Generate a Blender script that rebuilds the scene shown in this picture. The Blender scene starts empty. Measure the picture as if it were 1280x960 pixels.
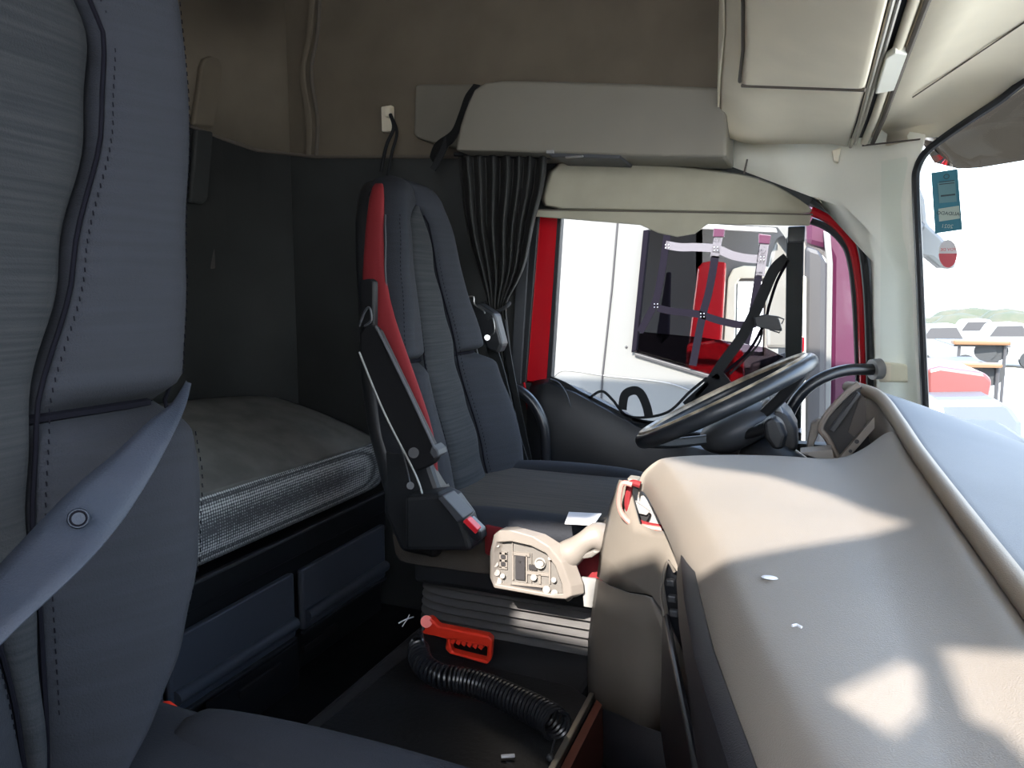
import bpy, bmesh, math, random
from mathutils import Vector, Matrix
from mathutils.geometry import tessellate_polygon
random.seed(7)
S = bpy.context.scene
COL = S.collection
V = Vector
# ---------------------------------------------------------------- camera, light, exposure
PSI = math.radians(21.7); TH = math.radians(6.7); F = 920.0; CZ = 1.1
cam = bpy.data.cameras.new('camera'); cam_o = bpy.data.objects.new('camera', cam); COL.objects.link(cam_o)
cam.sensor_width = 36; cam.lens = 36 * F / 1280; cam.clip_start = 0.02; cam.clip_end = 500
cam_o.location = (0, 0, CZ); cam_o.rotation_euler = (math.pi / 2 - TH, 0, PSI)
S.camera = cam_o
S.view_settings.view_transform = 'Standard'; S.view_settings.look = 'None'
S.view_settings.gamma = 1; S.view_settings.exposure = 1.05; S.view_settings.use_curve_mapping = False
S.cycles.max_bounces = 10; S.cycles.diffuse_bounces = 6; S.cycles.transparent_max_bounces = 16
S.cycles.caustics_reflective = False; S.cycles.caustics_refractive = False
S.cycles.sample_clamp_indirect = 4

SUN = V((0.0, -1.0, 0.75))          # direction towards the sun
sl = bpy.data.lights.new('sun', 'SUN'); sl.energy = 8.8; sl.angle = math.radians(0.9); sl.color = (1, .93, .84)
so = bpy.data.objects.new('sun', sl); COL.objects.link(so); so.location = (0, -6, 6)
so.rotation_euler = SUN.to_track_quat('Z', 'Y').to_euler()

W = bpy.data.worlds.new('sky'); S.world = W; W.use_nodes = True
nt = W.node_tree; nt.nodes.clear()
o = nt.nodes.new('ShaderNodeOutputWorld'); b = nt.nodes.new('ShaderNodeBackground')
tc = nt.nodes.new('ShaderNodeTexCoord'); sx = nt.nodes.new('ShaderNodeSeparateXYZ'); cr = nt.nodes.new('ShaderNodeValToRGB')
nt.links.new(tc.outputs['Generated'], sx.inputs[0]); nt.links.new(sx.outputs['Z'], cr.inputs[0])
nt.links.new(cr.outputs[0], b.inputs[0]); nt.links.new(b.outputs[0], o.inputs[0])
cr.color_ramp.elements[0].position = 0.0; cr.color_ramp.elements[0].color = (.96, .97, .97, 1)
cr.color_ramp.elements[1].position = 0.6; cr.color_ramp.elements[1].color = (.42, .60, .95, 1)
e = cr.color_ramp.elements.new(0.16); e.color = (.80, .90, 1.0, 1)
b.inputs[1].default_value = 3.6

# ---------------------------------------------------------------- pixel -> point on a known plane
R_ = V((math.cos(PSI), math.sin(PSI), 0))
FW = V((-math.sin(PSI) * math.cos(TH), math.cos(PSI) * math.cos(TH), -math.sin(TH)))
UP = R_.cross(FW)
def P(u, v, Y=None, x=None, z=None, d=None):
    r = FW + R_ * ((u - 640) / F) - UP * ((v - 480) / F)
    if Y is not None: t = Y / r.y
    elif x is not None: t = x / r.x
    elif z is not None: t = (z - CZ) / r.z
    else: t = d
    return r * t + V((0, 0, CZ))
def PL(pts, **k): return [P(a, c, **k) for a, c in pts]

# ---------------------------------------------------------------- materials
def mat(name, col, rough=.6, noise=0, nscale=30, bump=0, bscale=300, metal=0, spec=.5, col2=None, coat=0, sheen=0):
    m = bpy.data.materials.new(name); m.use_nodes = True
    n = m.node_tree.nodes; l = m.node_tree.links; p = n['Principled BSDF']
    p.inputs['Base Color'].default_value = (*col, 1); p.inputs['Roughness'].default_value = rough
    p.inputs['Metallic'].default_value = metal; p.inputs['Specular IOR Level'].default_value = spec
    p.inputs['Coat Weight'].default_value = coat; p.inputs['Sheen Weight'].default_value = sheen
    t = n.new('ShaderNodeTexCoord')
    if noise or col2:
        a = n.new('ShaderNodeTexNoise'); a.inputs['Scale'].default_value = nscale; a.inputs['Detail'].default_value = 6
        l.new(t.outputs['Object'], a.inputs['Vector'])
        r = n.new('ShaderNodeMix'); r.data_type = 'RGBA'
        c2 = col2 or tuple(max(0, c * (1 - noise)) for c in col)
        r.inputs[6].default_value = (*col, 1); r.inputs[7].default_value = (*c2, 1)
        mr = n.new('ShaderNodeMapRange'); mr.inputs[1].default_value = .38; mr.inputs[2].default_value = .66
        l.new(a.outputs[0], mr.inputs[0]); l.new(mr.outputs[0], r.inputs[0]); l.new(r.outputs[2], p.inputs['Base Color'])
    if bump:
        a = n.new('ShaderNodeTexNoise'); a.inputs['Scale'].default_value = bscale; a.inputs['Detail'].default_value = 3
        l.new(t.outputs['Object'], a.inputs['Vector'])
        bb = n.new('ShaderNodeBump'); bb.inputs['Strength'].default_value = bump; bb.inputs['Distance'].default_value = .002
        l.new(a.outputs[0], bb.inputs['Height']); l.new(bb.outputs[0], p.inputs['Normal'])
    return m
def glass(name, tint=(1, 1, 1), refl=1.0, ior=1.16):
    m = bpy.data.materials.new(name); m.use_nodes = True
    n = m.node_tree.nodes; l = m.node_tree.links; n.clear()
    out = n.new('ShaderNodeOutputMaterial'); mx = n.new('ShaderNodeMixShader'); tr = n.new('ShaderNodeBsdfTransparent')
    gl = n.new('ShaderNodeBsdfGlossy'); gl.inputs['Roughness'].default_value = .02; fr = n.new('ShaderNodeFresnel'); fr.inputs[0].default_value = ior
    tr.inputs[0].default_value = (*tint, 1); gl.inputs[0].default_value = (refl, refl, refl, 1)
    l.new(fr.outputs[0], mx.inputs[0]); l.new(tr.outputs[0], mx.inputs[1]); l.new(gl.outputs[0], mx.inputs[2]); l.new(mx.outputs[0], out.inputs[0])
    return m
def fabric(name, col, col2, stripe=0, axis=2, scale=180, rough=.9):
    """woven cloth: fine cross bands plus noise"""
    m = mat(name, col, rough, bump=.35, bscale=500, spec=.25)
    n = m.node_tree.nodes; l = m.node_tree.links; p = n['Principled BSDF']
    t = n.new('ShaderNodeTexCoord'); mp = n.new('ShaderNodeMapping')
    sc = [6, 6, 6]; sc[axis] = scale; mp.inputs['Scale'].default_value = sc
    l.new(t.outputs['Object'], mp.inputs[0])
    a = n.new('ShaderNodeTexNoise'); a.inputs['Scale'].default_value = 1.0; a.inputs['Detail'].default_value = 2
    l.new(mp.outputs[0], a.inputs['Vector'])
    r = n.new('ShaderNodeMix'); r.data_type = 'RGBA'; r.inputs[6].default_value = (*col, 1); r.inputs[7].default_value = (*col2, 1)
    mr = n.new('ShaderNodeMapRange'); mr.inputs[1].default_value = .35; mr.inputs[2].default_value = .65
    l.new(a.outputs[0], mr.inputs[0]); l.new(mr.outputs[0], r.inputs[0]); l.new(r.outputs[2], p.inputs['Base Color'])
    return m
def mesh_cloth(name, col, dot, scale=150):
    m = mat(name, col, .85, spec=.3)
    n = m.node_tree.nodes; l = m.node_tree.links; p = n['Principled BSDF']
    t = n.new('ShaderNodeTexCoord'); vo = n.new('ShaderNodeTexVoronoi'); vo.inputs['Scale'].default_value = scale; vo.inputs['Randomness'].default_value = .12
    l.new(t.outputs['Object'], vo.inputs['Vector'])
    mr = n.new('ShaderNodeMapRange'); mr.inputs[1].default_value = .30; mr.inputs[2].default_value = .55
    r = n.new('ShaderNodeMix'); r.data_type = 'RGBA'; r.inputs[6].default_value = (*dot, 1); r.inputs[7].default_value = (*col, 1)
    l.new(vo.outputs['Distance'], mr.inputs[0]); l.new(mr.outputs[0], r.inputs[0]); l.new(r.outputs[2], p.inputs['Base Color'])
    bb = n.new('ShaderNodeBump'); bb.inputs['Strength'].default_value = .5; bb.inputs['Distance'].default_value = .003; bb.invert = True
    l.new(mr.outputs[0], bb.inputs['Height']); l.new(bb.outputs[0], p.inputs['Normal'])
    return m
M = dict(
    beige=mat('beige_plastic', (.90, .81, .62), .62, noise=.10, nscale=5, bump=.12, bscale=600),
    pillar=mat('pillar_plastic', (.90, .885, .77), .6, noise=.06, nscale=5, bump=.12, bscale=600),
    locker=mat('locker_beige_shaded', (0.1879, 0.1706, 0.1357), .65, noise=.08, nscale=5, bump=.12, bscale=600),  # darker copy of the beige, the locker's shade is in its colour
    beige_shaded=mat('beige_lining_shaded', (.165, .135, .098), .85, noise=.16, nscale=6, bump=.2, bscale=400),  # darker copy of the beige, with the cab shade put into its colour
    beige_line=mat('beige_shadow_gap', (.12, .10, .08), .8),
    dash=mat('dash_grey_beige', (0.2134, 0.1879, 0.1624), .42, noise=.10, nscale=9, bump=.30, bscale=900, col2=(.20, .178, .156)),
    dash_dark=mat('dash_dark', (0.0168, 0.0162, 0.0192), .5, bump=.25, bscale=700),
    shelf=mat('windscreen_shelf', (.105, .112, .125), .6, noise=.12, nscale=7, bump=.2, bscale=600),
    cons=mat('console_beige', (0.1834, 0.1618, 0.1375), .5, noise=.06, nscale=8, bump=.15, bscale=700),
    vent_dark=mat('pocket_dark', (.012, .011, .012), .6),
    black=mat('black_plastic', (0.011, 0.012, 0.014), .45, bump=.15, bscale=500),
    blackg=mat('black_gloss', (.012, .013, .016), .28),
    rubber=mat('rubber', (.022, .022, .024), .55, noise=.3, nscale=14),
    greyp=mat('grey_plastic', (0.0415, 0.0439, 0.0488), .5, bump=.1, bscale=600),
    lower=mat('lower_lining', (0.0349, 0.0372, 0.0363), .75, noise=.2, nscale=5, bump=.2, bscale=500),
    floor=mat('floor_rubber', (.012, .013, .015), .45, noise=.5, nscale=9, bump=.4, bscale=120),
    seat=fabric('seat_cloth', (0.0178, 0.0195, 0.0244), (.020, .022, .028), scale=120),
    strip=fabric('seat_rib_cloth', (0.0256, 0.0273, 0.0298), (.016, .018, .021), scale=230),
    seatc=fabric('cushion_cloth', (0.0609, 0.0518, 0.0426), (.042, .037, .032), axis=1, scale=120),
    pipe=mat('piping', (.30, .30, .28), .6), pipe_d=mat('piping_dark', (.006, .006, .009), .9, spec=.05),
    redc=mat('red_cloth', (0.1568, 0.0045, 0.0078), .8, bump=.25, bscale=500),
    redp=mat('red_paint', (0.4385, 0.0073, 0.0134), .22, coat=.6),
    redpl=mat('red_plastic', (.72, .035, .015), .38),
    redb=mat('red_button', (.62, .02, .03), .35),
    belt=fabric('belt_webbing', (0.0348, 0.0404, 0.0557), (.030, .037, .052), axis=2, scale=60, rough=.55),
    belt_b=mat('black_webbing', (.005, .006, .007), .8),
    matt_top=mat('mattress_top', (.22, .215, .20), .9, noise=.25, nscale=14, bump=.3, bscale=500),
    matt_side=mesh_cloth('mattress_mesh', (.10, .104, .11), (.70, .71, .70), 130),
    curtain=mat('curtain_cloth', (0.021, 0.021, 0.0196), .8, bump=.2),
    blind=mat('blind_cloth', (0.36, 0.333, 0.252), .85, noise=.10, nscale=10, bump=.2, bscale=400),
    metal=mat('metal', (.55, .54, .52), .3, metal=1), alu=mat('alu_edge', (.45, .42, .36), .35, metal=.9),
    tool=mat('grey_housing', (0.1942, 0.1726, 0.1537), .42, noise=.08, nscale=20, bump=.08, bscale=600), toolin=mat('moulded_underside', (0.1402, 0.1295, 0.1187), .5, noise=.1, nscale=30),
    paper=mat('paper', (0.64, 0.64, 0.672), .7),
    white=mat('white_paint', (0.155, 0.1522, 0.1464), .3, coat=.4),
    whitem=mat('white_trim', (0.2412, 0.2354, 0.2297), .5),
    magenta=mat('magenta_paint', (0.0518, 0.0073, 0.0274), .35, coat=.3),
    darkgrey=mat('dark_grey', (.03, .028, .03), .5),
    blue=mat('blue_wrap', (.02, .22, .55), .4), orange=mat('orange_paint', (0.1301, 0.0613, 0.023), .55),
    grass=mat('grass', (.062, .068, .042), .95, noise=.4, nscale=1.6, col2=(.085, .078, .052)),
    dirt=mat('dusty_ground', (.46, .42, .36), .95, noise=.2, nscale=.5),
    glass=glass('clear_glass', (.93, .96, .95)), sideglass=glass('side_window_glass', (.95, .96, .95), ior=1.04), tint=glass('tinted_glass', (.30, .26, .29)), smoke=glass('smoked_sheet', (.135, .12, .105)),
    teal=mat('teal_card', (.02, .16, .22), .6), tealw=mat('card_print', (.38, .46, .40), .6), tealk=mat('card_ink', (.01, .03, .04), .6),
    stw=mat('sticker_white', (.75, .75, .75), .6), str_=mat('sticker_red', (.65, .10, .12), .6),
    clip=mat('clear_strap', (.11, .10, .11), .3), pstrap=mat('purple_grey_strap', (0.0072, 0.0059, 0.0095), .95, spec=.05),
)

# ---------------------------------------------------------------- mesh builder
def smooth_path(pts, n=6, closed=False):
    pts = [V(p) for p in pts]; out = []; L = len(pts)
    segs = L if closed else L - 1
    for i in range(segs):
        if closed: a, b_, c, d = pts[(i - 1) % L], pts[i], pts[(i + 1) % L], pts[(i + 2) % L]
        else: a, b_, c, d = pts[max(i - 1, 0)], pts[i], pts[i + 1], pts[min(i + 2, L - 1)]
        for k in range(n):
            t = k / n
            out.append(.5 * ((2 * b_) + (c - a) * t + (2 * a - 5 * b_ + 4 * c - d) * t * t + (3 * b_ - a - 3 * c + d) * t ** 3))
    if not closed: out.append(pts[-1])
    return out
class MB:
    def __init__(s): s.bm = bmesh.new()
    def grid(s, rows, close_u=False, cap=False):
        R = [[s.bm.verts.new(p) for p in r] for r in rows]; n = len(R[0])
        for i in range(len(R) - 1):
            for j in range(n if close_u else n - 1):
                k = (j + 1) % n
                s.bm.faces.new((R[i][j], R[i][k], R[i + 1][k], R[i + 1][j]))
        if cap:
            s.bm.faces.new(R[0][::-1]); s.bm.faces.new(R[-1])
        return s
    def prism(s, pts, vec, holes=()):
        """polygon with holes extruded by vec"""
        vec = V(vec); loops = [list(map(V, pts))] + [list(map(V, h)) for h in holes]
        flat = [p for l in loops for p in l]
        tris = tessellate_polygon(loops)
        a = [s.bm.verts.new(p) for p in flat]; c = [s.bm.verts.new(p + vec) for p in flat]
        for t in tris:
            try: s.bm.faces.new([a[i] for i in t]); s.bm.faces.new([c[i] for i in reversed(t)])
            except ValueError: pass
        k = 0
        for l in loops:
            n = len(l)
            for i in range(n):
                j = (i + 1) % n
                try: s.bm.faces.new((a[k + i], a[k + j], c[k + j], c[k + i]))
                except ValueError: pass
            k += n
        return s
    def box(s, c, size, rot=None, taper=1):
        c = V(c); R = rot or Matrix.Identity(3)
        vs = []
        for z in (-.5, .5):
            f = taper if z > 0 else 1
            for x, y in ((-.5, -.5), (.5, -.5), (.5, .5), (-.5, .5)):
                vs.append(s.bm.verts.new(c + R @ V((x * size[0] * f, y * size[1] * f, z * size[2]))))
        for f in ((3, 2, 1, 0), (4, 5, 6, 7), (0, 1, 5, 4), (1, 2, 6, 5), (2, 3, 7, 6), (3, 0, 4, 7)):
            s.bm.faces.new([vs[i] for i in f])
        return s
    def tube(s, path, r, n=10, closed=False, sy=1.0, up=None):
        path = [V(p) for p in path]; L = len(path); rows = []; prev = None
        for i, p in enumerate(path):
            if closed: t = path[(i + 1) % L] - path[i - 1]
            else: t = path[min(i + 1, L - 1)] - path[max(i - 1, 0)]
            t.normalize()
            if up is not None: u = V(up)
            elif prev is not None: u = prev
            else: u = V((0, 0, 1)) if abs(t.z) < .9 else V((1, 0, 0))
            u = (u - t * u.dot(t)).normalized(); prev = u; w = t.cross(u)
            rr = r[i] if isinstance(r, (list, tuple)) else r
            rows.append([p + (u * math.cos(a) + w * math.sin(a) * sy) * rr for a in [2 * math.pi * k / n for k in range(n)]])
        if closed: rows.append(rows[0]); R = rows
        s.grid(rows, close_u=True, cap=not closed)
        return s
    def strap(s, path, width, normal, th=.002):
        """flat strap along path; normal: face direction (or list)"""
        path = [V(p) for p in path]; L = len(path); rows = []
        for i, p in enumerate(path):
            t = (path[min(i + 1, L - 1)] - path[max(i - 1, 0)]).normalized()
            nn = V(normal[i] if isinstance(normal[0], (list, tuple, Vector)) else normal)
            nn = (nn - t * nn.dot(t)).normalized(); w = t.cross(nn)
            ww = (width[i] if isinstance(width, (list, tuple)) else width) / 2
            rows.append([p - w * ww - nn * th, p + w * ww - nn * th, p + w * ww + nn * th, p - w * ww + nn * th])
        return s.grid(rows, close_u=True, cap=True)
    def ball(s, c, r, sc=(1, 1, 1), n=12):
        m = Matrix.Translation(V(c)) @ Matrix.Diagonal((*[r * k for k in sc], 1))
        bmesh.ops.create_uvsphere(s.bm, u_segments=n * 2, v_segments=n, radius=1, matrix=m); return s
    def cyl(s, a, b_, r, r2=None, n=20):
        a, b_ = V(a), V(b_); t = (b_ - a); q = t.to_track_quat('Z', 'Y').to_matrix()
        r2 = r if r2 is None else r2
        s.grid([[a + q @ V((math.cos(k * 2 * math.pi / n) * rr, math.sin(k * 2 * math.pi / n) * rr, 0)) + (t if i else V((0, 0, 0))) for k in range(n)] for i, rr in enumerate((r, r2))], close_u=True, cap=True)
        return s
    def obj(s, name, m, parent=None, bevel=0, sub=0, smooth=None, solid=0, merge=0, seg=2):
        bm = s.bm
        if merge: bmesh.ops.remove_doubles(bm, verts=bm.verts, dist=merge)
        bmesh.ops.recalc_face_normals(bm, faces=bm.faces)
        me = bpy.data.meshes.new(name); bm.to_mesh(me); bm.free()
        ob = bpy.data.objects.new(name, me); COL.objects.link(ob); me.materials.append(M[m] if isinstance(m, str) else m)
        if parent is not None:
            loc = V((0, 0, 0)); q = parent
            while q is not None: loc += q.location; q = q.parent
            me.transform(Matrix.Translation(-loc)); ob.parent = parent
        else:
            xs = [v.co for v in me.vertices]
            c = V((sum((min(p[i] for p in xs), max(p[i] for p in xs))) / 2 for i in range(3))); c.z = min(p.z for p in xs)
            me.transform(Matrix.Translation(-c)); ob.location = c
        if smooth is None: smooth = bevel == 0
        if solid:
            md = ob.modifiers.new('solid', 'SOLIDIFY'); md.thickness = solid; md.offset = 0
        if bevel:
            md = ob.modifiers.new('bevel', 'BEVEL'); md.width = bevel; md.segments = seg; md.limit_method = 'ANGLE'; md.angle_limit = math.radians(35)
        if sub:
            md = ob.modifiers.new('sub', 'SUBSURF'); md.levels = sub; md.render_levels = sub
        if smooth or sub:
            for p in me.polygons: p.use_smooth = True
            if not sub: me.set_sharp_from_angle(angle=math.radians(40))
        return ob
def tag(ob, label, cat, group=None, kind=None):
    ob['label'] = label; ob['category'] = cat
    if group: ob['group'] = group
    if kind: ob['kind'] = kind
    return ob
def thing(name, loc, label, cat, group=None):
    ob = bpy.data.objects.new(name, None); COL.objects.link(ob); ob.location = V(loc); ob.empty_display_size = .1
    return tag(ob, label, cat, group)
def struct(ob, label, cat='wall'): return tag(ob, label, cat, kind='structure')
def frame_from(n, up=(0, 0, 1)):
    z = V(n).normalized(); x = V(up).cross(z).normalized(); y = z.cross(x)
    return Matrix((x, y, z)).transposed()

# ================================================================ CAB SHELL
YW = 2.2; YN = -.25; XR = -1.9; ZC = 2.12
def yp(pts, Y=YW): return PL(pts, Y=Y)
# far side wall (driver's side): split height of the linings
def zs(x): return 1.59 - .07 * (x + 1.6)
win_px = [(664, 268), (1013, 256), (1040, 268), (1062, 287), (1074, 312), (1083, 400), (1090, 560), (840, 545), (780, 520), (735, 497), (690, 478), (655, 476)]
hole = yp(win_px)
oz = .0
outer = [V((-1.68, YW, oz)), V((.17, YW, oz)), V((.17, YW, 1.62)), V((-1.68, YW, 1.62))]
struct(MB().prism([V((XR + .18, YW, oz)), V((.20, YW, oz)), V((.20, YW, 1.50)), P(1010, 238, Y=YW), P(900, 200, Y=YW), P(640, 196, Y=YW), P(395, 196, Y=YW), V((XR + .18, YW, 1.598))], (0, .05, 0), holes=[hole]).obj('wall_driver_side', 'lower', smooth=False),
       'dark grey lower lining and door of the far side wall around the side window')
up = [V((XR + .18, YW, 1.602)), P(395, 195, Y=YW), P(640, 195, Y=YW), P(900, 199, Y=YW), P(1010, 237, Y=YW), V((.20, YW, 1.505)), V((.20, YW, ZC)), V((XR + .18, YW, ZC))]
struct(MB().prism(up, (0, .05, 0)).obj('wall_driver_side_upper', 'beige_shaded', smooth=False), 'shaded beige upper lining of the far side wall')
# raised vertical seam between rear corner lining and the side lining
struct(MB().tube(smooth_path([P(401, -40, Y=YW - .004), P(397, 40, Y=YW - .004), P(389, 90, Y=YW - .004), P(397, 150, Y=YW - .004), P(395, 196, Y=YW - .004)]), .007, n=8).obj('trim_1', 'beige_line'), 'dark vertical seam in the beige lining beside the rear corner', 'trim')
struct(MB().tube(smooth_path([P(392, -40, Y=YW - .006), P(387, 40, Y=YW - .006), P(378, 90, Y=YW - .006), P(386, 150, Y=YW - .006), P(385, 194, Y=YW - .006)]), .012, n=8, sy=.6).obj('trim_2', 'beige_shaded'), 'raised beige roll alongside the vertical lining seam', 'trim')
# rear wall with a rounded corner, beige over dark grey
def rear_prof(z):
    return [V((XR, YN, z)), V((XR, 1.0, z)), V((XR, 1.9, z)), V((XR + .02, 2.04, z)), V((XR + .08, 2.14, z)), V((XR + .18, YW, z))]
zsplit = [1.70, 1.685, 1.655, 1.635, 1.61, 1.60]
lo = [rear_prof(0), [V((p.x, p.y, zsplit[i])) for i, p in enumerate(rear_prof(0))]]
hi = [[V((p.x, p.y, zsplit[i] + .004)) for i, p in enumerate(rear_prof(0))], rear_prof(ZC)]
struct(MB().grid(lo).obj('wall_rear', 'lower', solid=.02), 'dark grey lower lining behind the bunk')
struct(MB().grid(hi).obj('wall_rear_upper', 'beige_shaded', solid=.02), 'brown-shaded beige upper lining above the bunk')
struct(MB().tube([V((p.x + .008, p.y - .006, zsplit[i] + .002)) for i, p in enumerate(rear_prof(0))] + [P(395, 196, Y=YW - .006), P(640, 196, Y=YW - .006)], .006, n=6).obj('trim_3', 'beige_line'), 'dark horizontal joint between beige and dark grey lining', 'trim')
# near side wall with its doorway, plus gap outlines cut to shape sun patches
def back(p, Y=YN):
    t = (p.y - Y) / -SUN.y
    return p + SUN * t
w1 = [back(p) for p in (P(812, 640, z=.83) + V((0, .0, 0)), P(865, 708, z=.83), P(1130, 664, z=.83), P(1040, 622, z=.83), P(960, 597, z=.83), P(880, 586, z=.83), P(805, 578, z=.83))]
def bz(x, Y, z): return V((x, YN, z + (Y - YN) * SUN.z))
sun_gap1 = [bz(-.55, 1.37, .43), bz(-.36, 1.37, .41), bz(-.35, 1.2, .64), bz(-.2, 1.17, .66), w1[1], w1[2], w1[3], w1[4], w1[5], bz(-.24, 1.24, .842), bz(-.34, 1.24, .842), bz(-.37, 1.3, .70), bz(-.54, 1.3, .68)]
w2 = [back(P(u, v, z=.83)) for u, v in ((1037, 872), (1115, 922), (1150, 890), (1146, 840), (1130, 828))]
w3 = [back(P(u, v, z=.83)) for u, v in ((1175, 815), (1210, 905), (1240, 915), (1290, 970), (1420, 1100), (1400, 870), (1290, 835))]
dway = [V((-.60, YN, 1.2)), V((-.2, YN, 1.2)), V((-.1, YN, .9)), V((.50, YN, .8)), V((.53, YN, 1.0)), V((.50, YN, 1.86)), V((.40, YN, 1.985)), V((-.52, YN, 1.985)), V((-.60, YN, 1.9))]
struct(MB().prism([V((XR, YN, 0)), V((.9, YN, 0)), V((.9, YN, ZC)), V((XR, YN, ZC))], (0, -.04, 0), holes=[dway]).obj('wall_passenger_side', 'lower', smooth=False), 'near side wall and open doorway behind the viewer')
tm = bpy.data.materials.new('fill_sheet_cloth'); tm.use_nodes = True
n_ = tm.node_tree.nodes; l_ = tm.node_tree.links; n_.clear()
out_ = n_.new('ShaderNodeOutputMaterial'); mx_ = n_.new('ShaderNodeMixShader'); a_ = n_.new('ShaderNodeBsdfDiffuse'); b2_ = n_.new('ShaderNodeBsdfTranslucent')
a_.inputs[0].default_value = (.85, .84, .82, 1); b2_.inputs[0].default_value = (.98, .98, .98, 1); mx_.inputs[0].default_value = .92
l_.new(a_.outputs[0], mx_.inputs[1]); l_.new(b2_.outputs[0], mx_.inputs[2]); l_.new(mx_.outputs[0], out_.inputs[0])
sheet = MB(); loops = [[p + SUN * .05 + V((0, 0, .05 if p.z > 1.8 else -.04)) for p in dway]] + [[p + SUN * .05 for p in h] for h in (sun_gap1, w2, w3)]; fl_ = [p for l in loops for p in l]; vs_ = [sheet.bm.verts.new(p) for p in fl_]
for t in tessellate_polygon(loops):
    try: sheet.bm.faces.new([vs_[i] for i in t])
    except ValueError: pass
tag(sheet.obj('fill_light_sheet', tm, smooth=False), 'added unseen white sheet in the passenger doorway, for fill light and sun patches', 'light helper')  # added out of view: spreads sun as fill, its gaps shape the patches
struct(MB().box(((XR + .6) / 2, (YN + YW) / 2, ZC + .015), (.6 - XR + .1, YW - YN + .1, .03)).obj('ceiling', 'beige_shaded', smooth=False), 'beige cab roof lining', 'ceiling')
struct(MB().box(((XR + .55) / 2, (YN + YW) / 2, -.02), (.55 - XR + .1, YW - YN + .1, .04)).obj('floor', 'floor', smooth=False), 'black rubber cab floor', 'floor')
# windshield line in plan
WS = [(2.06, .17), (2.0, .262), (1.92, .345), (1.82, .425), (1.6, .50), (1.3, .54), (.975, .55), (.5, .54), (.2, .50), (.0, .44), (-.12, .34), (-.2, .2)]
def wtop(Y):
    a = abs(Y - .975); return 1.432 if a > 1.03 else 1.432 + (1.03 - a) * .52 if a > .83 else 1.536 + (.83 - a) * .12
wst = [V((x - .015, Y, wtop(Y))) for Y, x in WS]; wsb = [V((x + .02, Y, .70)) for Y, x in WS]
win_s = MB().grid([wst, [a.lerp(c, .5) for a, c in zip(wst, wsb)], wsb]).obj('window_1', 'glass')
struct(win_s, 'large curved front windscreen', 'window')
# black ceramic border of the windshield: rounded upper corner and far edge
bor = smooth_path([P(1158, 540, Y=1.985), P(1154, 450, Y=1.985), P(1149, 330, Y=1.985), P(1145, 235, Y=1.985), P(1147, 210, Y=1.985), P(1158, 190, Y=1.96), P(1180, 172, Y=1.93), P(1215, 148, Y=1.89), P(1250, 125, Y=1.86), P(1285, 98, Y=1.82), P(1330, 70, Y=1.75)])
struct(MB().tube(bor, .009, n=8, sy=1).obj('trim_4', 'black'), 'black rubber border around the windscreen', 'trim')
# front wall below the windshield
struct(MB().grid([[V((x + .03, Y, .72)) for Y, x in WS], [V((x + .03, Y, 0)) for Y, x in WS]]).obj('wall_front', 'dash_dark', solid=.02), 'dark bulkhead under the windscreen')
# header lining between the shade rail and the windshield top
rail = [V((.09, 2.2, 1.46)), V((.10, 2.10, 1.475)), V((.11, 1.9, 1.50)), V((.115, 1.6, 1.53)), V((.115, 1.29, 1.54)), V((.115, .9, 1.55)), V((.115, .3, 1.54)), V((.115, -.3, 1.5))]
def wt(Y):
    for (a, xa), (c, xc) in zip(WS, WS[1:]):
        if c <= Y <= a: return V((xc + (xa - xc) * (Y - c) / (a - c) - .02, Y, wtop(Y) + .006))
    return V((.2, Y, 1.432))
hr = []
for Y in (2.06, 2.0, 1.96, 1.92, 1.87, 1.82, 1.7, 1.5, 1.29, .9, .5, .0, -.2):
    # rail point at this Y
    for a, c in zip(rail, rail[1:]):
        if c.y <= Y <= a.y: rp = c.lerp(a, (Y - c.y) / (a.y - c.y))
    w = wt(min(max(Y, -.19), 2.05)); w.y = min(Y, 2.06)
    w.z += .03 if Y > 1.97 else 0; r0 = rp + V((.028, 0, .012)); m1 = r0.lerp(w, .5) + V((.0, 0, .035)); m2 = r0.lerp(w, .8) + V((.01, 0, .025))
    hr.append([r0, r0.lerp(m1, .5) + V((0, 0, .01)), m1, m2, w])
struct(MB().grid(hr).obj('ceiling_front', 'beige', solid=.01), 'pale beige header lining above the windscreen', 'ceiling')
struct(MB().grid([[p + V((.05, 0, .03)) for p in [r[0] for r in hr]], [V((.10, r[0].y, ZC)) for r in hr]]).obj('wall_header', 'dash_dark', solid=.01), 'hidden dark panel above the header lining')
# filler panel on side wall at the top of the pillar, under the rail end
struct(MB().grid([[P(906, 160, Y=2.195), P(1000, 158, Y=2.185), P(1060, 158, Y=2.15), P(1105, 158, Y=2.09), P(1156, 168, Y=1.985)],
                  [P(906, 205, Y=2.195), P(1000, 205, Y=2.185), P(1055, 205, Y=2.165), P(1105, 205, Y=2.10), P(1149, 205, Y=1.998)],
                  [P(935, 216, Y=2.195), P(1012, 244, Y=2.185), P(1050, 250, Y=2.17), P(1100, 255, Y=2.10), P(1144, 250, Y=1.998)],
                  [P(1018, 246, Y=2.185), P(1054, 258, Y=2.18), P(1083, 283, Y=2.175), P(1106, 308, Y=2.11), P(1146, 320, Y=1.998)],
                  [P(1089, 325, Y=2.19), P(1093, 328, Y=2.18), P(1100, 332, Y=2.15), P(1120, 340, Y=2.09), P(1150, 348, Y=1.99)]] +
                 [[P(1091 + k, v, Y=2.19), P(1094 + k, v, Y=2.18), P(1102 + k, v, Y=2.15), P(1120 + k, v, Y=2.09), P(1152 + k, v, Y=1.99)] for k, v in ((0, 400), (2, 455), (4, 520), (6, 600), (8, 700))]).obj('wall_pillar', 'pillar', solid=.006), 'pale beige pillar lining between side window and windscreen')
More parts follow.
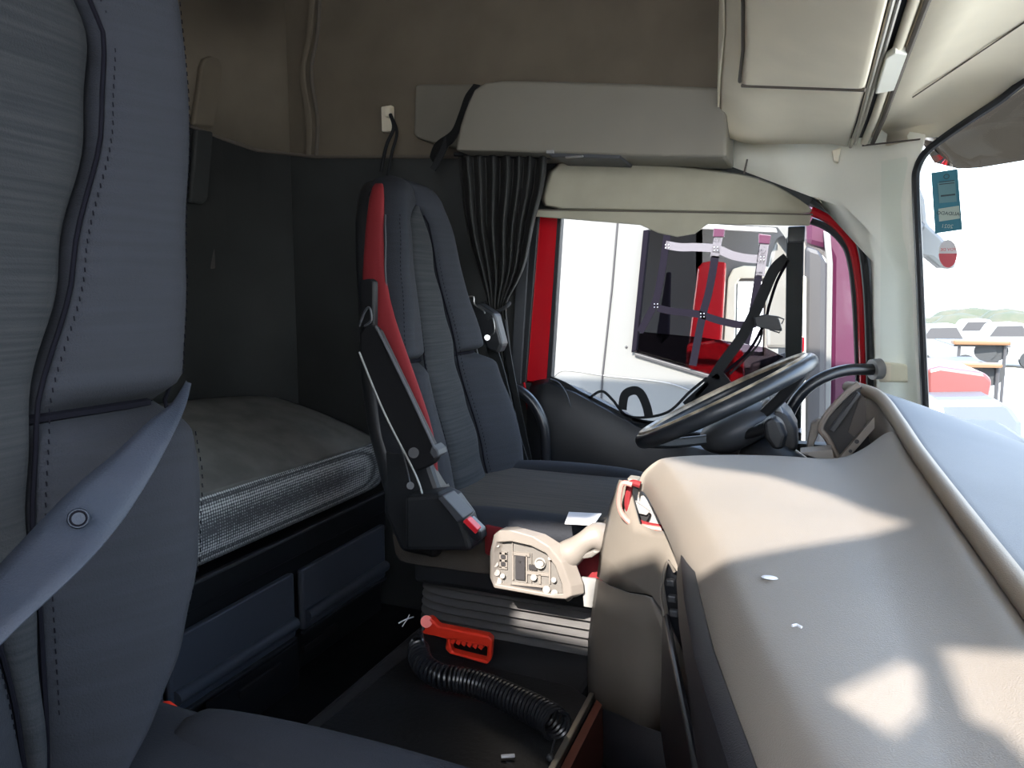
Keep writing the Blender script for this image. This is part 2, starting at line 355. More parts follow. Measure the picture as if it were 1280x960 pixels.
struct(MB().tube([P(930, 217, Y=2.18), P(934, 199, Y=2.18)], .0025, n=6).obj('trim_6', 'beige_line'), 'short dark joint in the beige lining above the side window', 'trim')

# ================================================================ SIDE WINDOW FRAME (driver door)
dw = thing('door_1', P(800, 600, Y=2.19), 'driver door with red painted window frame and black seals', 'door'); dw['kind'] = 'structure'
def wstrip(name, pts, m, Y, th=.03, parent=dw, bevel=.003): return MB().prism(PL(pts, Y=Y), (0, th, 0)).obj(name, m, parent, bevel=bevel)
wstrip('seal', [(650, 265), (664, 265), (651, 480), (637, 480)], 'greyp', 2.185)
wstrip('window_frame', [(672, 270), (697, 270), (683, 480), (655, 480)], 'redp', 2.20, .05)
wstrip('seal', [(664, 268), (674, 268), (657, 480), (649, 480)], 'black', 2.19)
wstrip('seal', [(696, 270), (702, 270), (689, 480), (682, 480)], 'black', 2.2)
arc_o = smooth_path(PL([(1014, 251), (1042, 266), (1064, 285), (1077, 312), (1084, 370), (1087, 450), (1089, 520)], Y=2.195), 5)
MB().tube(arc_o, .010, n=8).obj('seal', 'black', dw)
arc_r = smooth_path(PL([(1014, 263), (1036, 273), (1056, 290), (1069, 316), (1077, 370), (1080, 450), (1082, 520)], Y=2.225), 5)
MB().tube(arc_r, .014, n=8).obj('window_frame', 'redp', dw)
arc_i = smooth_path(PL([(1014, 276), (1032, 283), (1050, 298), (1062, 320), (1069, 370), (1073, 450), (1075, 520)], Y=2.235), 5)
MB().tube(arc_i, .010, n=8).obj('seal', 'black', dw)
MB().prism(PL([(690, 262), (1085, 262), (1090, 560), (840, 545), (690, 482)], Y=2.235), (0, .004, 0)).obj('glass', 'sideglass', dw, smooth=False)
# lower glass of the half lowered pane edge
# door lining bulging into the cab with sloping sill
sill = [(668, 478), (690, 474), (722, 486), (760, 506), (800, 528), (850, 548), (900, 560)]
top = PL(sill, Y=2.19)
rows = [[p + V((0, .05, -.01)) for p in top], [p + V((0, .0, .0)) for p in top], [p + V((0, -.035, -.012)) for p in top], [p + V((0, -.06, -.06)) for p in top], [p + V((0, -.065, -.2)) for p in top], [V((p.x, p.y - .06, .1)) for p in top]]
MB().grid(rows).obj('door_lining', 'black', dw, solid=.01)
MB().tube(smooth_path(PL([(688, 474), (700, 480), (712, 505), (716, 560), (716, 600)], Y=2.13)), .0025, n=6).obj('seam', 'greyp', dw)
# grab handle on the rear door edge
gh = thing('grab_rail', P(690, 600, Y=2.05), 'curved black grab handle beside the driver door behind the seat', 'handle')
MB().tube(smooth_path(PL([(636, 484), (652, 490), (668, 506), (679, 530), (682, 560), (681, 605)], Y=2.05)), .016, n=12).obj('bar', 'blackg', gh)
MB().ball(P(637, 485, Y=2.07), .024).obj('mount', 'black', gh)

# ================================================================ ROLLER BLIND
rb = thing('roller_blind', P(840, 280, Y=2.14), 'beige roller blind half lowered over the driver window', 'blind')
bt = [(686, 197), (760, 198), (840, 204), (905, 212), (950, 220), (985, 238), (1018, 262)]
bb_ = [(666, 264), (730, 264), (800, 265), (860, 266), (920, 267), (960, 267), (1014, 268)]
MB().grid([[P(u, v, Y=2.13 + .02) for u, v in bt], [P((a[0] + c[0]) / 2, (a[1] + c[1]) / 2, Y=2.125 + .006 * math.sin(i * 2.1)) for i, (a, c) in enumerate(zip(bt, bb_))], [P(u, v, Y=2.13) for u, v in bb_]]).obj('cloth', 'blind', rb, sub=1, solid=.004)
MB().prism(PL([(663, 262), (1014, 268), (1012, 282), (884, 280), (868, 292), (846, 296), (822, 291), (800, 281), (664, 270)], Y=2.122), (0, .012, 0)).obj('bottom_bar', 'blind', rb, bevel=.003)
MB().tube(PL([(664, 262), (1016, 268)], Y=2.120), .002, n=6).obj('hem', 'beige_line', rb)

# ================================================================ SIDE LOCKER over the window + backing plate + strap
sh = thing('overhead_locker', P(740, 192, Y=1.98), 'beige wall locker above the side window with rounded rear end', 'locker')
lo_f = [(568, 188), (574, 158), (583, 130), (592, 112), (606, 103), (630, 100), (700, 101), (800, 104), (908, 109), (908, 196), (800, 195), (745, 193), (680, 191), (620, 189)]
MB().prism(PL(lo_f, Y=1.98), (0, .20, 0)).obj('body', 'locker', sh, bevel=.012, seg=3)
MB().prism(PL([(683, 190), (776, 193), (774, 198), (690, 196)], Y=1.985), (0, .15, 0)).obj('latch_rail', 'greyp', sh, bevel=.001)
MB().box(P(688, 190, Y=1.975), (.02, .012, .008)).obj('clip', 'whitem', sh, bevel=.001)
MB().box(P(718, 196, Y=1.98), (.05, .01, .004)).obj('latch', 'metal', sh, bevel=.001)
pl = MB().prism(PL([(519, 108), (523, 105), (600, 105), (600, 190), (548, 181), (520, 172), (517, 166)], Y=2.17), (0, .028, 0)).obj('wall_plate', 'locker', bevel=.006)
tag(pl, 'small beige mounting plate on the wall behind the locker end', 'plate')
st = MB().strap(smooth_path([P(596, 106, Y=2.0), P(585, 122, Y=1.99), P(577, 145, Y=2.0), P(566, 170, Y=2.03), P(546, 185, Y=2.08), P(540, 200, Y=2.1)]), .035, (-.6, -.8, 0)).strap(smooth_path([P(560, 172, Y=2.05), P(553, 190, Y=2.05), P(541, 212, Y=2.05)]), .02, (0, -1, 0)).obj('retaining_strap', 'belt_b')
tag(st, 'black strap wrapped round the rear end of the wall locker', 'strap')
hk = thing('wall_hook', P(484, 165, Y=2.19), 'small beige coat hook clip on the shaded lining', 'hook')
MB().prism(PL([(476, 133), (489, 131), (490, 164), (477, 165)], Y=2.175), (0, .02, 0)).obj('plate', 'beige', hk, bevel=.004)
MB().box(P(487, 141, Y=2.165), (.02, .03, .03)).obj('peg', 'beige', hk, bevel=.003)
cd = MB().tube(smooth_path([P(488, 143, Y=2.15), P(492, 160, Y=2.14), P(483, 182, Y=2.14), P(476, 215, Y=2.13)]), .006, n=8).tube(smooth_path([P(488, 143, Y=2.15), P(496, 165, Y=2.14), P(490, 190, Y=2.13), P(484, 220, Y=2.12)]), .005, n=8).obj('hanging_cord', 'belt_b')
tag(cd, 'thin black cord hanging from the beige wall hook', 'cord')
# embossed grab recess and plate on rear wall
eg = thing('wall_grip', P(252, 250, x=-1.88), 'long rounded upright grip moulded on the rear wall', 'grip')
def rw(pts, x=-1.885): return PL(pts, x=x)
MB().prism(rw([(246, 84), (250, 74), (258, 71), (268, 74), (273, 84), (271, 110), (262, 159), (236, 157), (243, 110)]), (.02, 0, 0)).obj('upper_moulding', 'beige_shaded', eg, bevel=.008, seg=3)
MB().prism(rw([(240, 162), (261, 165), (254, 250), (248, 256), (232, 254)]), (.02, 0, 0)).obj('lower_moulding', 'lower', eg, bevel=.008, seg=3)
pn = MB().prism(rw([(270, 263), (325, 268), (318, 343), (260, 336)], -1.89), (.012, 0, 0)).obj('wall_panel', mat('panel_grey', (.075, .068, .06), .6), bevel=.004)
tag(pn, 'small rectangular grey-brown cover panel on the rear wall above the bunk', 'panel')

# ================================================================ OVERHEAD CONSOLE (corner bin over the windshield)
oc = thing('overhead_console', P(980, 190, Y=2.08), 'beige overhead console with a recessed flap above the windscreen', 'console')
def R(Y):  # right edge along the rail
    for a, c in zip(rail, rail[1:]):
        if c.y <= Y <= a.y: return c.lerp(a, (Y - c.y) / (a.y - c.y)) + V((-.02, 0, 0))
def crow(uL, vL, YL, YR, n=7, bow=0.0):
    a = P(uL, vL, Y=YL); c = R(YR); out = []
    for i in range(n):
        t = i / (n - 1); p = a.lerp(c, t); p.z -= bow * math.sin(math.pi * t); out.append(p)
    return out
rows = [crow(908, 100, 2.19, 2.1, bow=-.1), crow(906, 196, 2.10, 2.09), crow(904, 170, 2.04, 2.03), crow(904, 130, 1.93, 1.92), crow(907, 96, 1.80, 1.66), crow(912, 60, 1.70, 1.45), crow(912, 0, 1.55, 1.26), crow(905, -80, 1.35, 1.0), crow(900, -200, 1.1, .6)]
MB().grid([[p + V((-.012 if i == 0 else 0, 0, .03 if i == 0 else 0)) for i, p in enumerate(r)] for r in rows]).obj('shell', 'beige', oc, sub=1, solid=.006)
MB().grid([[r[0] + V((-.012, 0, .03)) for r in rows[1:]], [V((r[0].x - .02, r[0].y + .02, ZC - .01)) for r in rows[1:]]]).obj('side_panel', 'beige', oc, solid=.006)
# recessed flap
def on_con(u, v):
    t = (u - 905) / (1065 + (183 - v) * .355 - 905); t = min(max(t, 0), 1)
    return P(u, v, Y=(1.80 + (1.55 - 1.80) * (96 - v) / 96) * (1 - t) + (1.66 + (1.26 - 1.66) * (96 - v) / 96) * t - .035)
def sample(r, t):
    k = t * (len(r) - 1); i = min(int(k), len(r) - 2); return r[i].lerp(r[i + 1], k - i)
fr = []
for r0, off_, t0 in [(rows[4].copy(), .006, .16)] + [(r, .016, .13) for r in rows[4:]]:
    fr.append([sample(r0, t0 + (.985 - t0) * k / 10) + V((0, -off_ * .6, -off_ * .8)) for k in range(11)])
fr[0] = [p + V((0, .01, .0)) for p in fr[1]]
MB().grid(fr).obj('flap', 'beige', oc, solid=.012, sub=1)
MB().tube([p + V((0, .004, -.004)) for p in fr[0]], .004, n=6).tube([r[0] + V((-.004, 0, .004)) for r in fr], .004, n=6).obj('flap_gap', 'beige_line', oc)
lb = [on_con(u, v) + V((0, -.012, 0)) for u, v in ((1052, -12), (1050, 20), (1056, 23), (1086, 14), (1091, -12))]
MB().prism(lb, (0, .014, .0)).obj('label_plate', 'whitem', oc, bevel=.003)
lb2 = [on_con(u, v) + V((0, -.016, 0)) for u, v in ((1058, -12), (1056, 13), (1082, 7), (1086, -12))]
MB().prism(lb2, (0, .006, .0)).obj('label_inset', 'beige', oc, bevel=.002)
# shade rail: aluminium edges, dark slot, beige roller
sr = thing('sunshade_rail', P(1066, 184, Y=2.08), 'roof mounted sunshade cassette rail with dark slot above the windscreen', 'rail')
def off(dx, dz, Ys=(2.08, 1.9, 1.6, 1.29, .9, .6)): return [R(Y) + V((.02 + dx, 0, dz)) for Y in Ys]
MB().tube(off(-.016, -.002), .0045, n=8).tube(off(-.006, .004), .004, n=8).obj('edge', 'alu', sr)
MB().strap(off(.010, .022), .055, (0, 0, 1), th=.004).obj('slot', 'vent_dark', sr)
MB().tube(off(.016, .008), .009, n=10).obj('roller', 'beige', sr)
MB().tube(off(.034, .003), .0055, n=8).obj('edge', 'beige_line', sr)
MB().prism([R(1.72) + V((.018, 0, -.008)), R(1.72) + V((.052, 0, -.004)), R(1.53) + V((.052, 0, -.004)), R(1.50) + V((.03, 0, -.008)), R(1.53) + V((.018, 0, -.008))], (0, 0, .014)).obj('bracket', 'pillar', sr, bevel=.003)
MB().prism(PL([(1040, 188), (1052, 184), (1048, 203), (1042, 201)], Y=2.12), (0, .02, 0)).obj('end_clip', 'beige', sr, bevel=.002)
struct(MB().tube([P(1078, 182, Y=2.09), P(1150, 174, Y=1.99)], .002, n=6).obj('trim_7', 'beige_line'), 'fine joint under the header lining', 'trim')
fine = MB().tube(smooth_path([hr[4][1] * 1.0 + V((.0, -.002, -.008)), hr[6][2] + V((0, 0, -.008)), hr[8][3] + V((0, 0, -.008))]), .0015, n=6).obj('trim_8', 'beige_line')
struct(fine, 'fine seam across the header lining', 'trim')
# ================================================================ CURTAIN
def curtain():
    c = thing('curtain', P(625, 560, Y=2.08), 'black pleated curtain gathered beside the driver window', 'curtain')
    rows = []
    spec = [(193, 572, 684, .022), (215, 574, 683, .024), (240, 577, 679, .024), (275, 580, 668, .024), (310, 588, 662, .022), (340, 598, 655, .018), (365, 606, 640, .012), (380, 610, 631, .008), (400, 609, 634, .010), (440, 612, 638, .012), (500, 622, 644, .010), (590, 632, 650, .010)]
    n = 64
    for v, a, d, amp in spec:
        r = []
        for i in range(n):
            t = i / (n - 1)
            r.append(P(a + (d - a) * t, v, Y=2.06 + amp * math.sin(t * 2 * math.pi * 7 + .6 * math.sin(t * 9)) + amp * .4 * math.sin(t * 31)))
        rows.append(r)
    MB().grid(rows).obj('cloth', 'curtain', c, sub=1, solid=.003)
    MB().tube(PL([(568, 193), (688, 196)], Y=2.07), .007).obj('rail', 'black', c)
    MB().tube(smooth_path([P(606, 383, Y=2.03), P(620, 389, Y=2.02), P(634, 382, Y=2.03), P(634, 378, Y=2.1), P(606, 378, Y=2.1)], 5, True), .006, n=8, closed=True).obj('tie_band', 'belt_b', c)
curtain()

# ================================================================ BUNK
bk = thing('bunk_base', (-1.6, 1.0, 0), 'dark bunk base with flap doors under the mattress', 'bunk')
XB = -1.30
MB().prism([V((XB - .005, YN + .02, .435)), V((XB - .005, 2.15, .455)), V((XB - .005, 2.15, .385)), V((XB - .005, YN + .02, .375))], (.02, 0, 0)).obj('top_rail', 'black', bk, bevel=.006)
MB().prism([V((XB + .012, YN + .02, .437)), V((XB + .012, 2.15, .457)), V((XB + .012, 2.15, .449)), V((XB + .012, YN + .02, .429))], (.008, 0, 0)).obj('rail_edge', 'greyp', bk, bevel=.002)
MB().prism([V((XB - .05, YN + .02, .40)), V((XB - .05, 2.15, .41)), V((XB - .05, 2.15, .30)), V((XB - .05, YN + .02, .29))], (.02, 0, 0)).obj('rear_panel', 'black', bk)
MB().box((-1.62, 1.0, .2), (.54, 2.3, .4)).obj('body', 'black', bk, bevel=.01)
gp = mat('drawer_face', (0.0672, 0.0756, 0.0952), .42, bump=.1)
def drawer(y0, y1):
    f = MB().prism([V((XB - .02, y0, .15)), V((XB - .02, y1, .15)), V((XB - .02, y1, .335)), V((XB - .02, y0, .33))], (.02, 0, 0)).obj('flap_door', gp, bk, bevel=.008)
    MB().tube([V((XB + .004, y0 + .01, .192)), V((XB + .004, y1 - .01, .192))], .018, n=12).obj('handle_roll', gp, f)
    MB().prism([V((XB - .01, y0, .140)), V((XB - .01, y1, .140)), V((XB - .01, y1, .146)), V((XB - .01, y0, .146))], (.012, 0, 0)).obj('lip', 'greyp', f)
    return f
drawer(.35, 1.16); drawer(1.175, 1.62); drawer(1.65, 2.1)
MB().box((XB + .0, 1.45, .07), (.01, .34, .13)).obj('lower_panel', 'black', bk, bevel=.004)
for y in (1.46, 1.72): MB().box((XB + .004, y, .10), (.012, .16, .024)).obj('grip_slot', 'vent_dark', bk, bevel=.004)
mt = thing('mattress', (-1.6, 1.0, .45), 'dark grey bunk mattress with mesh side lying on the bunk base', 'mattress')
rows = []
for i in range(13):
    y = -.2 + (2.10 + .2) * i / 12
    e_ = .03 * (1 - abs(2 * i / 12 - 1) ** 6)
    zt = .632 + .03 * (1 - y / 2.13)
    rows.append([V((XB - .005, y, zt - .012)), V((XB - .03, y, zt + .0)), V((XB - .12, y, zt + .035 + e_)), V((XB - .30, y, zt + .09 + e_)), V((XB - .45, y, zt + .12 + e_)), V((XR + .09, y, zt + .125 + e_)), V((XR + .07, y, .5))])
MB().grid(rows).obj('top_cover', 'matt_top', mt, sub=1, solid=.006)
rows = [[V((XB - .03, y, zt_ - .0)), V((XB - .003, y, zt_ - .01)), V((XB + .004, y, .55)), V((XB - .003, y, .468)), V((XB - .04, y, .46))] for y, zt_ in [(-.2 + 2.33 * i / 8, .632 + .03 * (1 - (-.2 + 2.33 * i / 8) / 2.13)) for i in range(9)]]
rows.append([V((XB - .06, 2.145, p.z)) for p in rows[-1]])
MB().grid(rows).obj('mesh_side', 'matt_side', mt, solid=.006, sub=1)
MB().tube([V((XB - .006, -.2, .665)), V((XB - .006, 2.12, .626))], .004, n=6).obj('crease_piping', 'matt_top', mt)

TZ = .38
# ================================================================ TUNNEL + FLOOR MAT
tn = MB().prism([V((-.80, YN + .05, 0)), V((-.79, YN + .05, TZ - .03)), V((-.77, YN + .05, TZ - .01)), V((-.355, YN + .05, TZ - .01)), V((-.33, YN + .05, .0))], (0, 2.15 - YN, 0)).obj('engine_tunnel', 'rubber', bevel=.01)
struct(tn, 'raised black rubber covered engine tunnel between the seats', 'floor')
mt2 = thing('floor_mat', (-.6, 1.1, TZ - .01), 'black rubber floor mat with a worn metal front edge', 'mat')
e0 = P(735, 872, z=TZ); e1 = P(722, 962, z=TZ); ex = e0.x
MB().prism([V((-.755, .62, TZ - .008)), V((ex, .62, TZ - .008)), V((ex, e0.y, TZ - .008)), V((ex - .04, e0.y + .03, TZ - .008)), V((-.72, e0.y + .05, TZ - .008))], (0, 0, .008)).obj('mat', 'floor', mt2, bevel=.003)
MB().prism([V((ex, .62, TZ - .008)), V((ex + .014, .62, TZ - .008)), V((ex + .010, e0.y + .01, TZ - .008)), V((ex, e0.y + .01, TZ - .008))], (0, 0, .014)).obj('edge_strip', 'alu', mt2, bevel=.002)
MB().prism([V((ex + .016, .62, TZ - .12)), V((ex + .03, .62, TZ - .12)), V((ex + .03, e0.y, TZ - .12)), V((ex + .016, e0.y, TZ - .12))], (0, 0, .12)).obj('side_strip', mat('rust', (0.11, 0.03, 0.0175), .6), mt2)
tag(MB().box(P(635, 945, z=TZ + .005), (.022, .006, .004), Matrix.Rotation(.5, 3, 'Z')).obj('cigarette_stub', 'paper', bevel=.001), 'tiny pale stub lying on the black floor mat', 'litter')

# ================================================================ SEATS
def interp(tab, z):
    if z <= tab[0][0]: return tab[0][1]
    for (a, va), (c, vc) in zip(tab, tab[1:]):
        if z <= c: t = (z - a) / (c - a); t = t * t * (3 - 2 * t) * .5 + t * .5; return va + (vc - va) * t
    return tab[-1][1]
# local seat coordinates: x forward, y across, z above the cab floor; origin under the backrest
TAB_D = dict(XF=[(.55, .085), (.70, .05), (.96, -.02), (1.2, -.065), (1.42, -.10)],
  HW=[(.55, .17), (.60, .225), (.70, .262), (.80, .265), (.92, .235), (1.0, .215), (1.12, .175), (1.25, .145), (1.33, .115), (1.37, .08), (1.385, .05)],
  SW=[(.55, .10), (.70, .092), (.96, .085), (1.18, .060), (1.28, .050), (1.305, .03), (1.32, .0)], TOP=1.385, SEAM=.955, CZ=.655, CH=.245)
TAB_P = dict(XF=[(.55, .03), (.70, .03), (.96, .0), (1.2, -.015), (1.42, -.03), (1.6, -.05)],
  HW=[(.55, -.05), (.58, .0), (.62, .05), (.66, .10), (.72, .145), (.80, .185), (.88, .205), (.955, .200), (.97, .215), (1.1, .235), (1.3, .26), (1.45, .265), (1.6, .22)],
  SW=[(.55, .004), (.70, .012), (.85, .025), (.96, .045), (1.1, .10), (1.25, .150), (1.34, .165), (1.39, .145), (1.43, .09), (1.45, .0)], TOP=1.60, SEAM=.955, CZ=.61, CH=.20)
def sup(cx, cy, a, b_, n=20, p=3.0):
    out = []
    for k in range(n):
        t = 2 * math.pi * k / n; c, s_ = math.cos(t), math.sin(t)
        out.append((cx + a * math.copysign(abs(c) ** (2 / p), c), cy + b_ * math.copysign(abs(s_) ** (2 / p), s_)))
    return out
def make_seat(origin, label, armrest, T, hoff, backmat):
    XF, HW, SW, TOP, SEAM = T['XF'], T['HW'], T['SW'], T['TOP'], T['SEAM']
    t = thing('cab_seat', origin, label, 'seat'); O = V(origin) + V((0, 0, hoff))
    def L(x, y, z): return O + V((x, y, z))
    def hw_(z): return max(.03, interp(HW, z))
    rows = []
    for i in range(24):
        z = .50 + (TOP - .50) * i / 23; hw = hw_(z) + .004; xf = interp(XF, z) - .04
        rows.append([L(xf - .035, y, z) if 0 else L(x, y, z) for x, y in sup(xf - .03, 0, .035, hw, 24, 4)])
    MB().grid(rows, True, True).obj('shell', backmat, t, sub=1)
    rows = []
    for i in range(16):
        z = .50 + (TOP - .06 - .50) * i / 15; hw = hw_(z) * .92; xf = interp(XF, z) - .09
        rows.append([L(x, y, z) for x, y in sup(xf, 0, .025, hw, 20, 4)])
    MB().grid(rows, True, True).obj('rear_cover', 'black', t, sub=1)
    def side_pad(name, z0, z1, s_, pr, n, e0, e1):
        rows = []
        for i in range(n):
            z = z0 + (z1 - z0) * i / (n - 1)
            k0 = min(1, (z - z0) / e0); k1 = min(1, (z1 - z) / e1)
            k = math.sqrt(max(0, 1 - (1 - k0) ** 2)) * math.sqrt(max(0, 1 - (1 - k1) ** 2))
            xf = interp(XF, z); sw = max(0, interp(SW, z)); hw = hw_(z); w = max(.01, hw - sw)
            if w < .02: sw = hw - .02; w = .02
            prof = [(-.02, -.055), (0, -.008), (.05, .0), (.14, .008 + .1 * pr), (.35, .008 + .45 * pr), (.6, .008 + .85 * pr), (.8, .008 + pr), (.94, pr * .8), (1.0, pr * .2 - .01), (1.01, -.045), (.97, -.065)]
            rows.append([L(xf + (x if x < -.02 else (x + .022) * k - .022), s_ * (sw + w * a), z) for a, x in prof])
        return MB().grid(rows).obj(name, 'seat', t, sub=1)
    for s_ in (-1, 1):
        side_pad('side_bolster', .53, SEAM - .001, s_, .05, 26, .05, .014)
        side_pad('shoulder_wing', SEAM + .001, TOP, s_, .022, 34, .014, .05)
        MB().tube([L(interp(XF, SEAM) + x, s_ * y, SEAM) for x, y in [(-.016, interp(SW, SEAM)), (-.016, interp(SW, SEAM) + .03), (-.012, hw_(SEAM) - .05), (-.014, hw_(SEAM) - .02), (-.04, hw_(SEAM) - .006)]], .005, n=6).obj('seam', 'pipe_d', t)
    # ribbed centre strip
    rows = []
    zt = SW[-1][0]
    for i in range(34):
        z = .53 + (zt - .53) * i / 33; w = max(.004, interp(SW, z)); xf = interp(XF, z) + .003 * math.cos(i * 1.3)
        rows.append([L(xf - .055, -w, z), L(xf - .006, -w * .97, z), L(xf + .003, -w * .7, z), L(xf + .006, 0, z), L(xf + .003, w * .7, z), L(xf - .006, w * .97, z), L(xf - .055, w, z)])
    MB().grid(rows).obj('centre_strip', 'strip', t, sub=1)
    for s_ in (-1, 1):
        MB().tube([L(interp(XF, z) - .003, s_ * (interp(SW, z) + .001), z) for z in [.56 + (zt - .58) / 40 * k for k in range(41)]], .0024, n=6).obj('piping', 'pipe_d', t)
        MB().tube([L(interp(XF, z) - .012, s_ * (hw_(z) + .003), z) for z in [.64 + (TOP - .10 - .64) / 30 * k for k in range(31)]], .0022, n=6).obj('piping', 'greyp' if armrest else 'pipe_d', t)
    sm = MB()
    for s_ in (-1, 1):
        z = .62
        while z < zt - .07:
            a = L(interp(XF, z) + .004, s_ * (interp(SW, z) + .009), z); sm.tube([a, a + V((-.0004, 0, .0045))], .0008, n=4); z += .0095
        z = .74
        while z < TOP - .1:
            pr = .05 if z < SEAM else .022; sw = max(0, interp(SW, z)); w = hw_(z) - sw
            if abs(z - SEAM) > .03:
                a = L(interp(XF, z) + .001 + pr * .86, s_ * (sw + w * .91), z); sm.tube([a, a + V((-.0004, 0, .0045))], .0008, n=4)
            z += .0095
    sm.obj('stitching', 'pipe_d', t)['kind'] = 'stuff'
    # seat cushion
    cz = T['CZ']; CH = T['CH']
    rows = []
    for i in range(14):
        tt = i / 13; x = -.02 + (.58) * tt; hw = CH - .015 * tt; drop = 0 if tt < .8 else (tt - .8) ** 2 * 1.2
        r = []
        for k in range(17):
            a = -1 + 2 * k / 16; zz = cz - .004 + .008 * abs(a) ** 2 - drop
            if abs(a) > .84: zz -= .03 * ((abs(a) - .84) / .16) ** 2
            r.append(L(x, a * hw, zz))
        r = [L(x, -hw - .002, cz - .13)] + r + [L(x, hw + .002, cz - .13)]
        rows.append(r)
    rows.append([L(.565, (p.y - O.y) * .98, cz - .13) for p in rows[-1]])
    MB().grid(rows).obj('cushion', 'seatc' if armrest else 'seat', t, sub=1)
    for s_ in (-1, 1):
        rows = []
        for i in range(12):
            tt = i / 11; x = .03 + .50 * tt; w = .05; k = math.sin(math.pi * min(1, .08 + tt * .9)) ** .3
            drop = 0 if tt < .8 else (tt - .8) ** 2 * 1.2
            hh = .052 if s_ > 0 else .034
            rows.append([L(x, s_ * (CH - .045) + yy, cz - .03 + zz * k - drop) for yy, zz in [(math.cos(q) * w, math.sin(q) * hh) for q in [2 * math.pi * j / 12 for j in range(12)]]])
        MB().grid(rows, True, True).obj('cushion_bolster', 'seat', t, sub=1)
    if armrest: MB().prism([L(.20, -.252, cz - .085), L(.55, -.235, cz - .12), L(.55, -.235, cz - .05), L(.20, -.252, cz - .02)], (0, .022, 0)).obj('side_skirt', 'redc', t, bevel=.008)
    # side hinge cover
    if armrest:
        hcp = PL([(505, 620), (545, 617), (560, 625), (578, 650), (588, 680), (590, 690), (540, 690), (505, 690)], Y=1.285)
        MB().prism([V(p) for p in hcp], (0, .07, 0)).obj('hinge_cover', 'black', t, bevel=.014, seg=3)
        MB().prism(PL([(546, 622), (553, 619), (580, 648), (572, 654)], Y=1.275), (0, .05, 0)).obj('lever', 'greyp', t, bevel=.004)
        MB().prism(PL([(478, 560), (530, 560), (548, 612), (556, 640), (545, 700), (500, 690), (478, 640)], Y=1.335), (0, .06, 0)).obj('hinge_plate', 'black', t, bevel=.012)
        MB().cyl(P(513, 607, Y=1.325), P(513, 607, Y=1.34), .008).obj('bolt', 'greyp', t)
        bu = MB().prism(PL([(577, 655), (584, 648), (600, 664), (602, 674), (596, 678), (588, 672)], Y=1.27), (0, .03, 0)).obj('belt_buckle', 'blackg', t, bevel=.003)
        MB().prism(PL([(578, 652), (583, 648), (597, 662), (594, 668)], Y=1.262), (0, .02, 0)).obj('release_button', 'redb', bu, bevel=.002)
        ar = MB().prism(PL([(449, 418), (455, 408), (466, 405), (474, 413), (549, 570), (546, 578), (536, 584), (520, 590), (514, 584), (448, 450)], Y=1.30), (-.004, .022, 0)).obj('armrest', M['armblack'], t, bevel=.006, seg=3)
        MB().tube(smooth_path(PL([(449, 440), (480, 515), (518, 590), (528, 618)], Y=1.297)), .0022, n=6).obj('edge_line', 'pipe', ar)
        MB().tube(smooth_path(PL([(470, 408), (508, 485), (544, 562)], Y=1.297)), .003, n=8).obj('edge_highlight', 'greyp', ar)
        MB().cyl(P(517, 566, Y=1.293), P(517, 566, Y=1.31), .011).obj('adjuster_knob', 'vent_dark', ar)
        MB().prism(PL([(540, 556), (547, 563), (549, 570), (542, 574), (536, 566)], Y=1.294), (0, .04, 0)).obj('end_cap', 'greyp', ar, bevel=.003)
        sp = [(229, 470, 479, 1.50), (240, 462, 481, 1.475), (300, 456, 480, 1.455), (350, 452, 482, 1.43), (400, 455, 494, 1.40), (440, 470, 509, 1.375), (480, 480, 523, 1.362), (520, 495, 537, 1.358), (560, 512, 547, 1.358), (612, 522, 549, 1.358)]
        rows = [[P(a + (c - a) * q, v, Y=Y - .004 * math.sin(q * math.pi)) for q in (0, .25, .5, .75, 1)] for v, a, c, Y in sp]
        MB().grid(rows).obj('red_side_panel', 'redc', t, solid=.012, sub=1)
        # belt guide at the shoulder, near side
        g = MB().prism(PL([(451, 350), (462, 348), (467, 352), (467, 412), (452, 408)], Y=1.36), (0, .02, 0)).obj('belt_guide', M['armblack'], t, bevel=.004)
        MB().tube(smooth_path(PL([(449, 408), (456, 390), (462, 385), (464, 400), (456, 408)], Y=1.35)), .003, n=6).obj('loop', 'greyp', g)
    # suspension base with bellows
    MB().box(L(.27, 0, T['CZ'] - .15), (.50, .40 if not armrest else .46, .06)).obj('seat_frame', 'black', t, bevel=.012)
    k = 0
    n_b = 6; zt, zb = .48 - .0, TZ - .01 - hoff
    rows = []
    for i in range(n_b * 6 + 1):
        tt = i / (n_b * 6); z = zt + (zb - zt) * tt; w = 1 + .05 * math.cos(i * math.pi / 3) + .03 * tt
        rows.append([L(.27 + x, y, z) for x, y in sup(0, 0, .26 * w, .195 * w, 40, 6)])
    MB().grid(rows, True, True).obj('bellows', 'rubberbel', t)
    return t
M['armblack'] = mat('arm_black', (.006, .006, .007), .55, spec=.3)
M['rubberbel'] = mat('bellows_rubber', (0.098, 0.0945, 0.0945), .5, noise=.2, nscale=12)
seat_d = make_seat((-.80, 1.60, 0), 'driver seat at the far side with red shell, folded armrest and rubber bellows', True, TAB_D, 0, 'black')
seat_p = make_seat((-.66, .42, .0), 'passenger seat in the left foreground, dark grey cloth, cut by the frame edge', False, TAB_P, .03, 'redc')

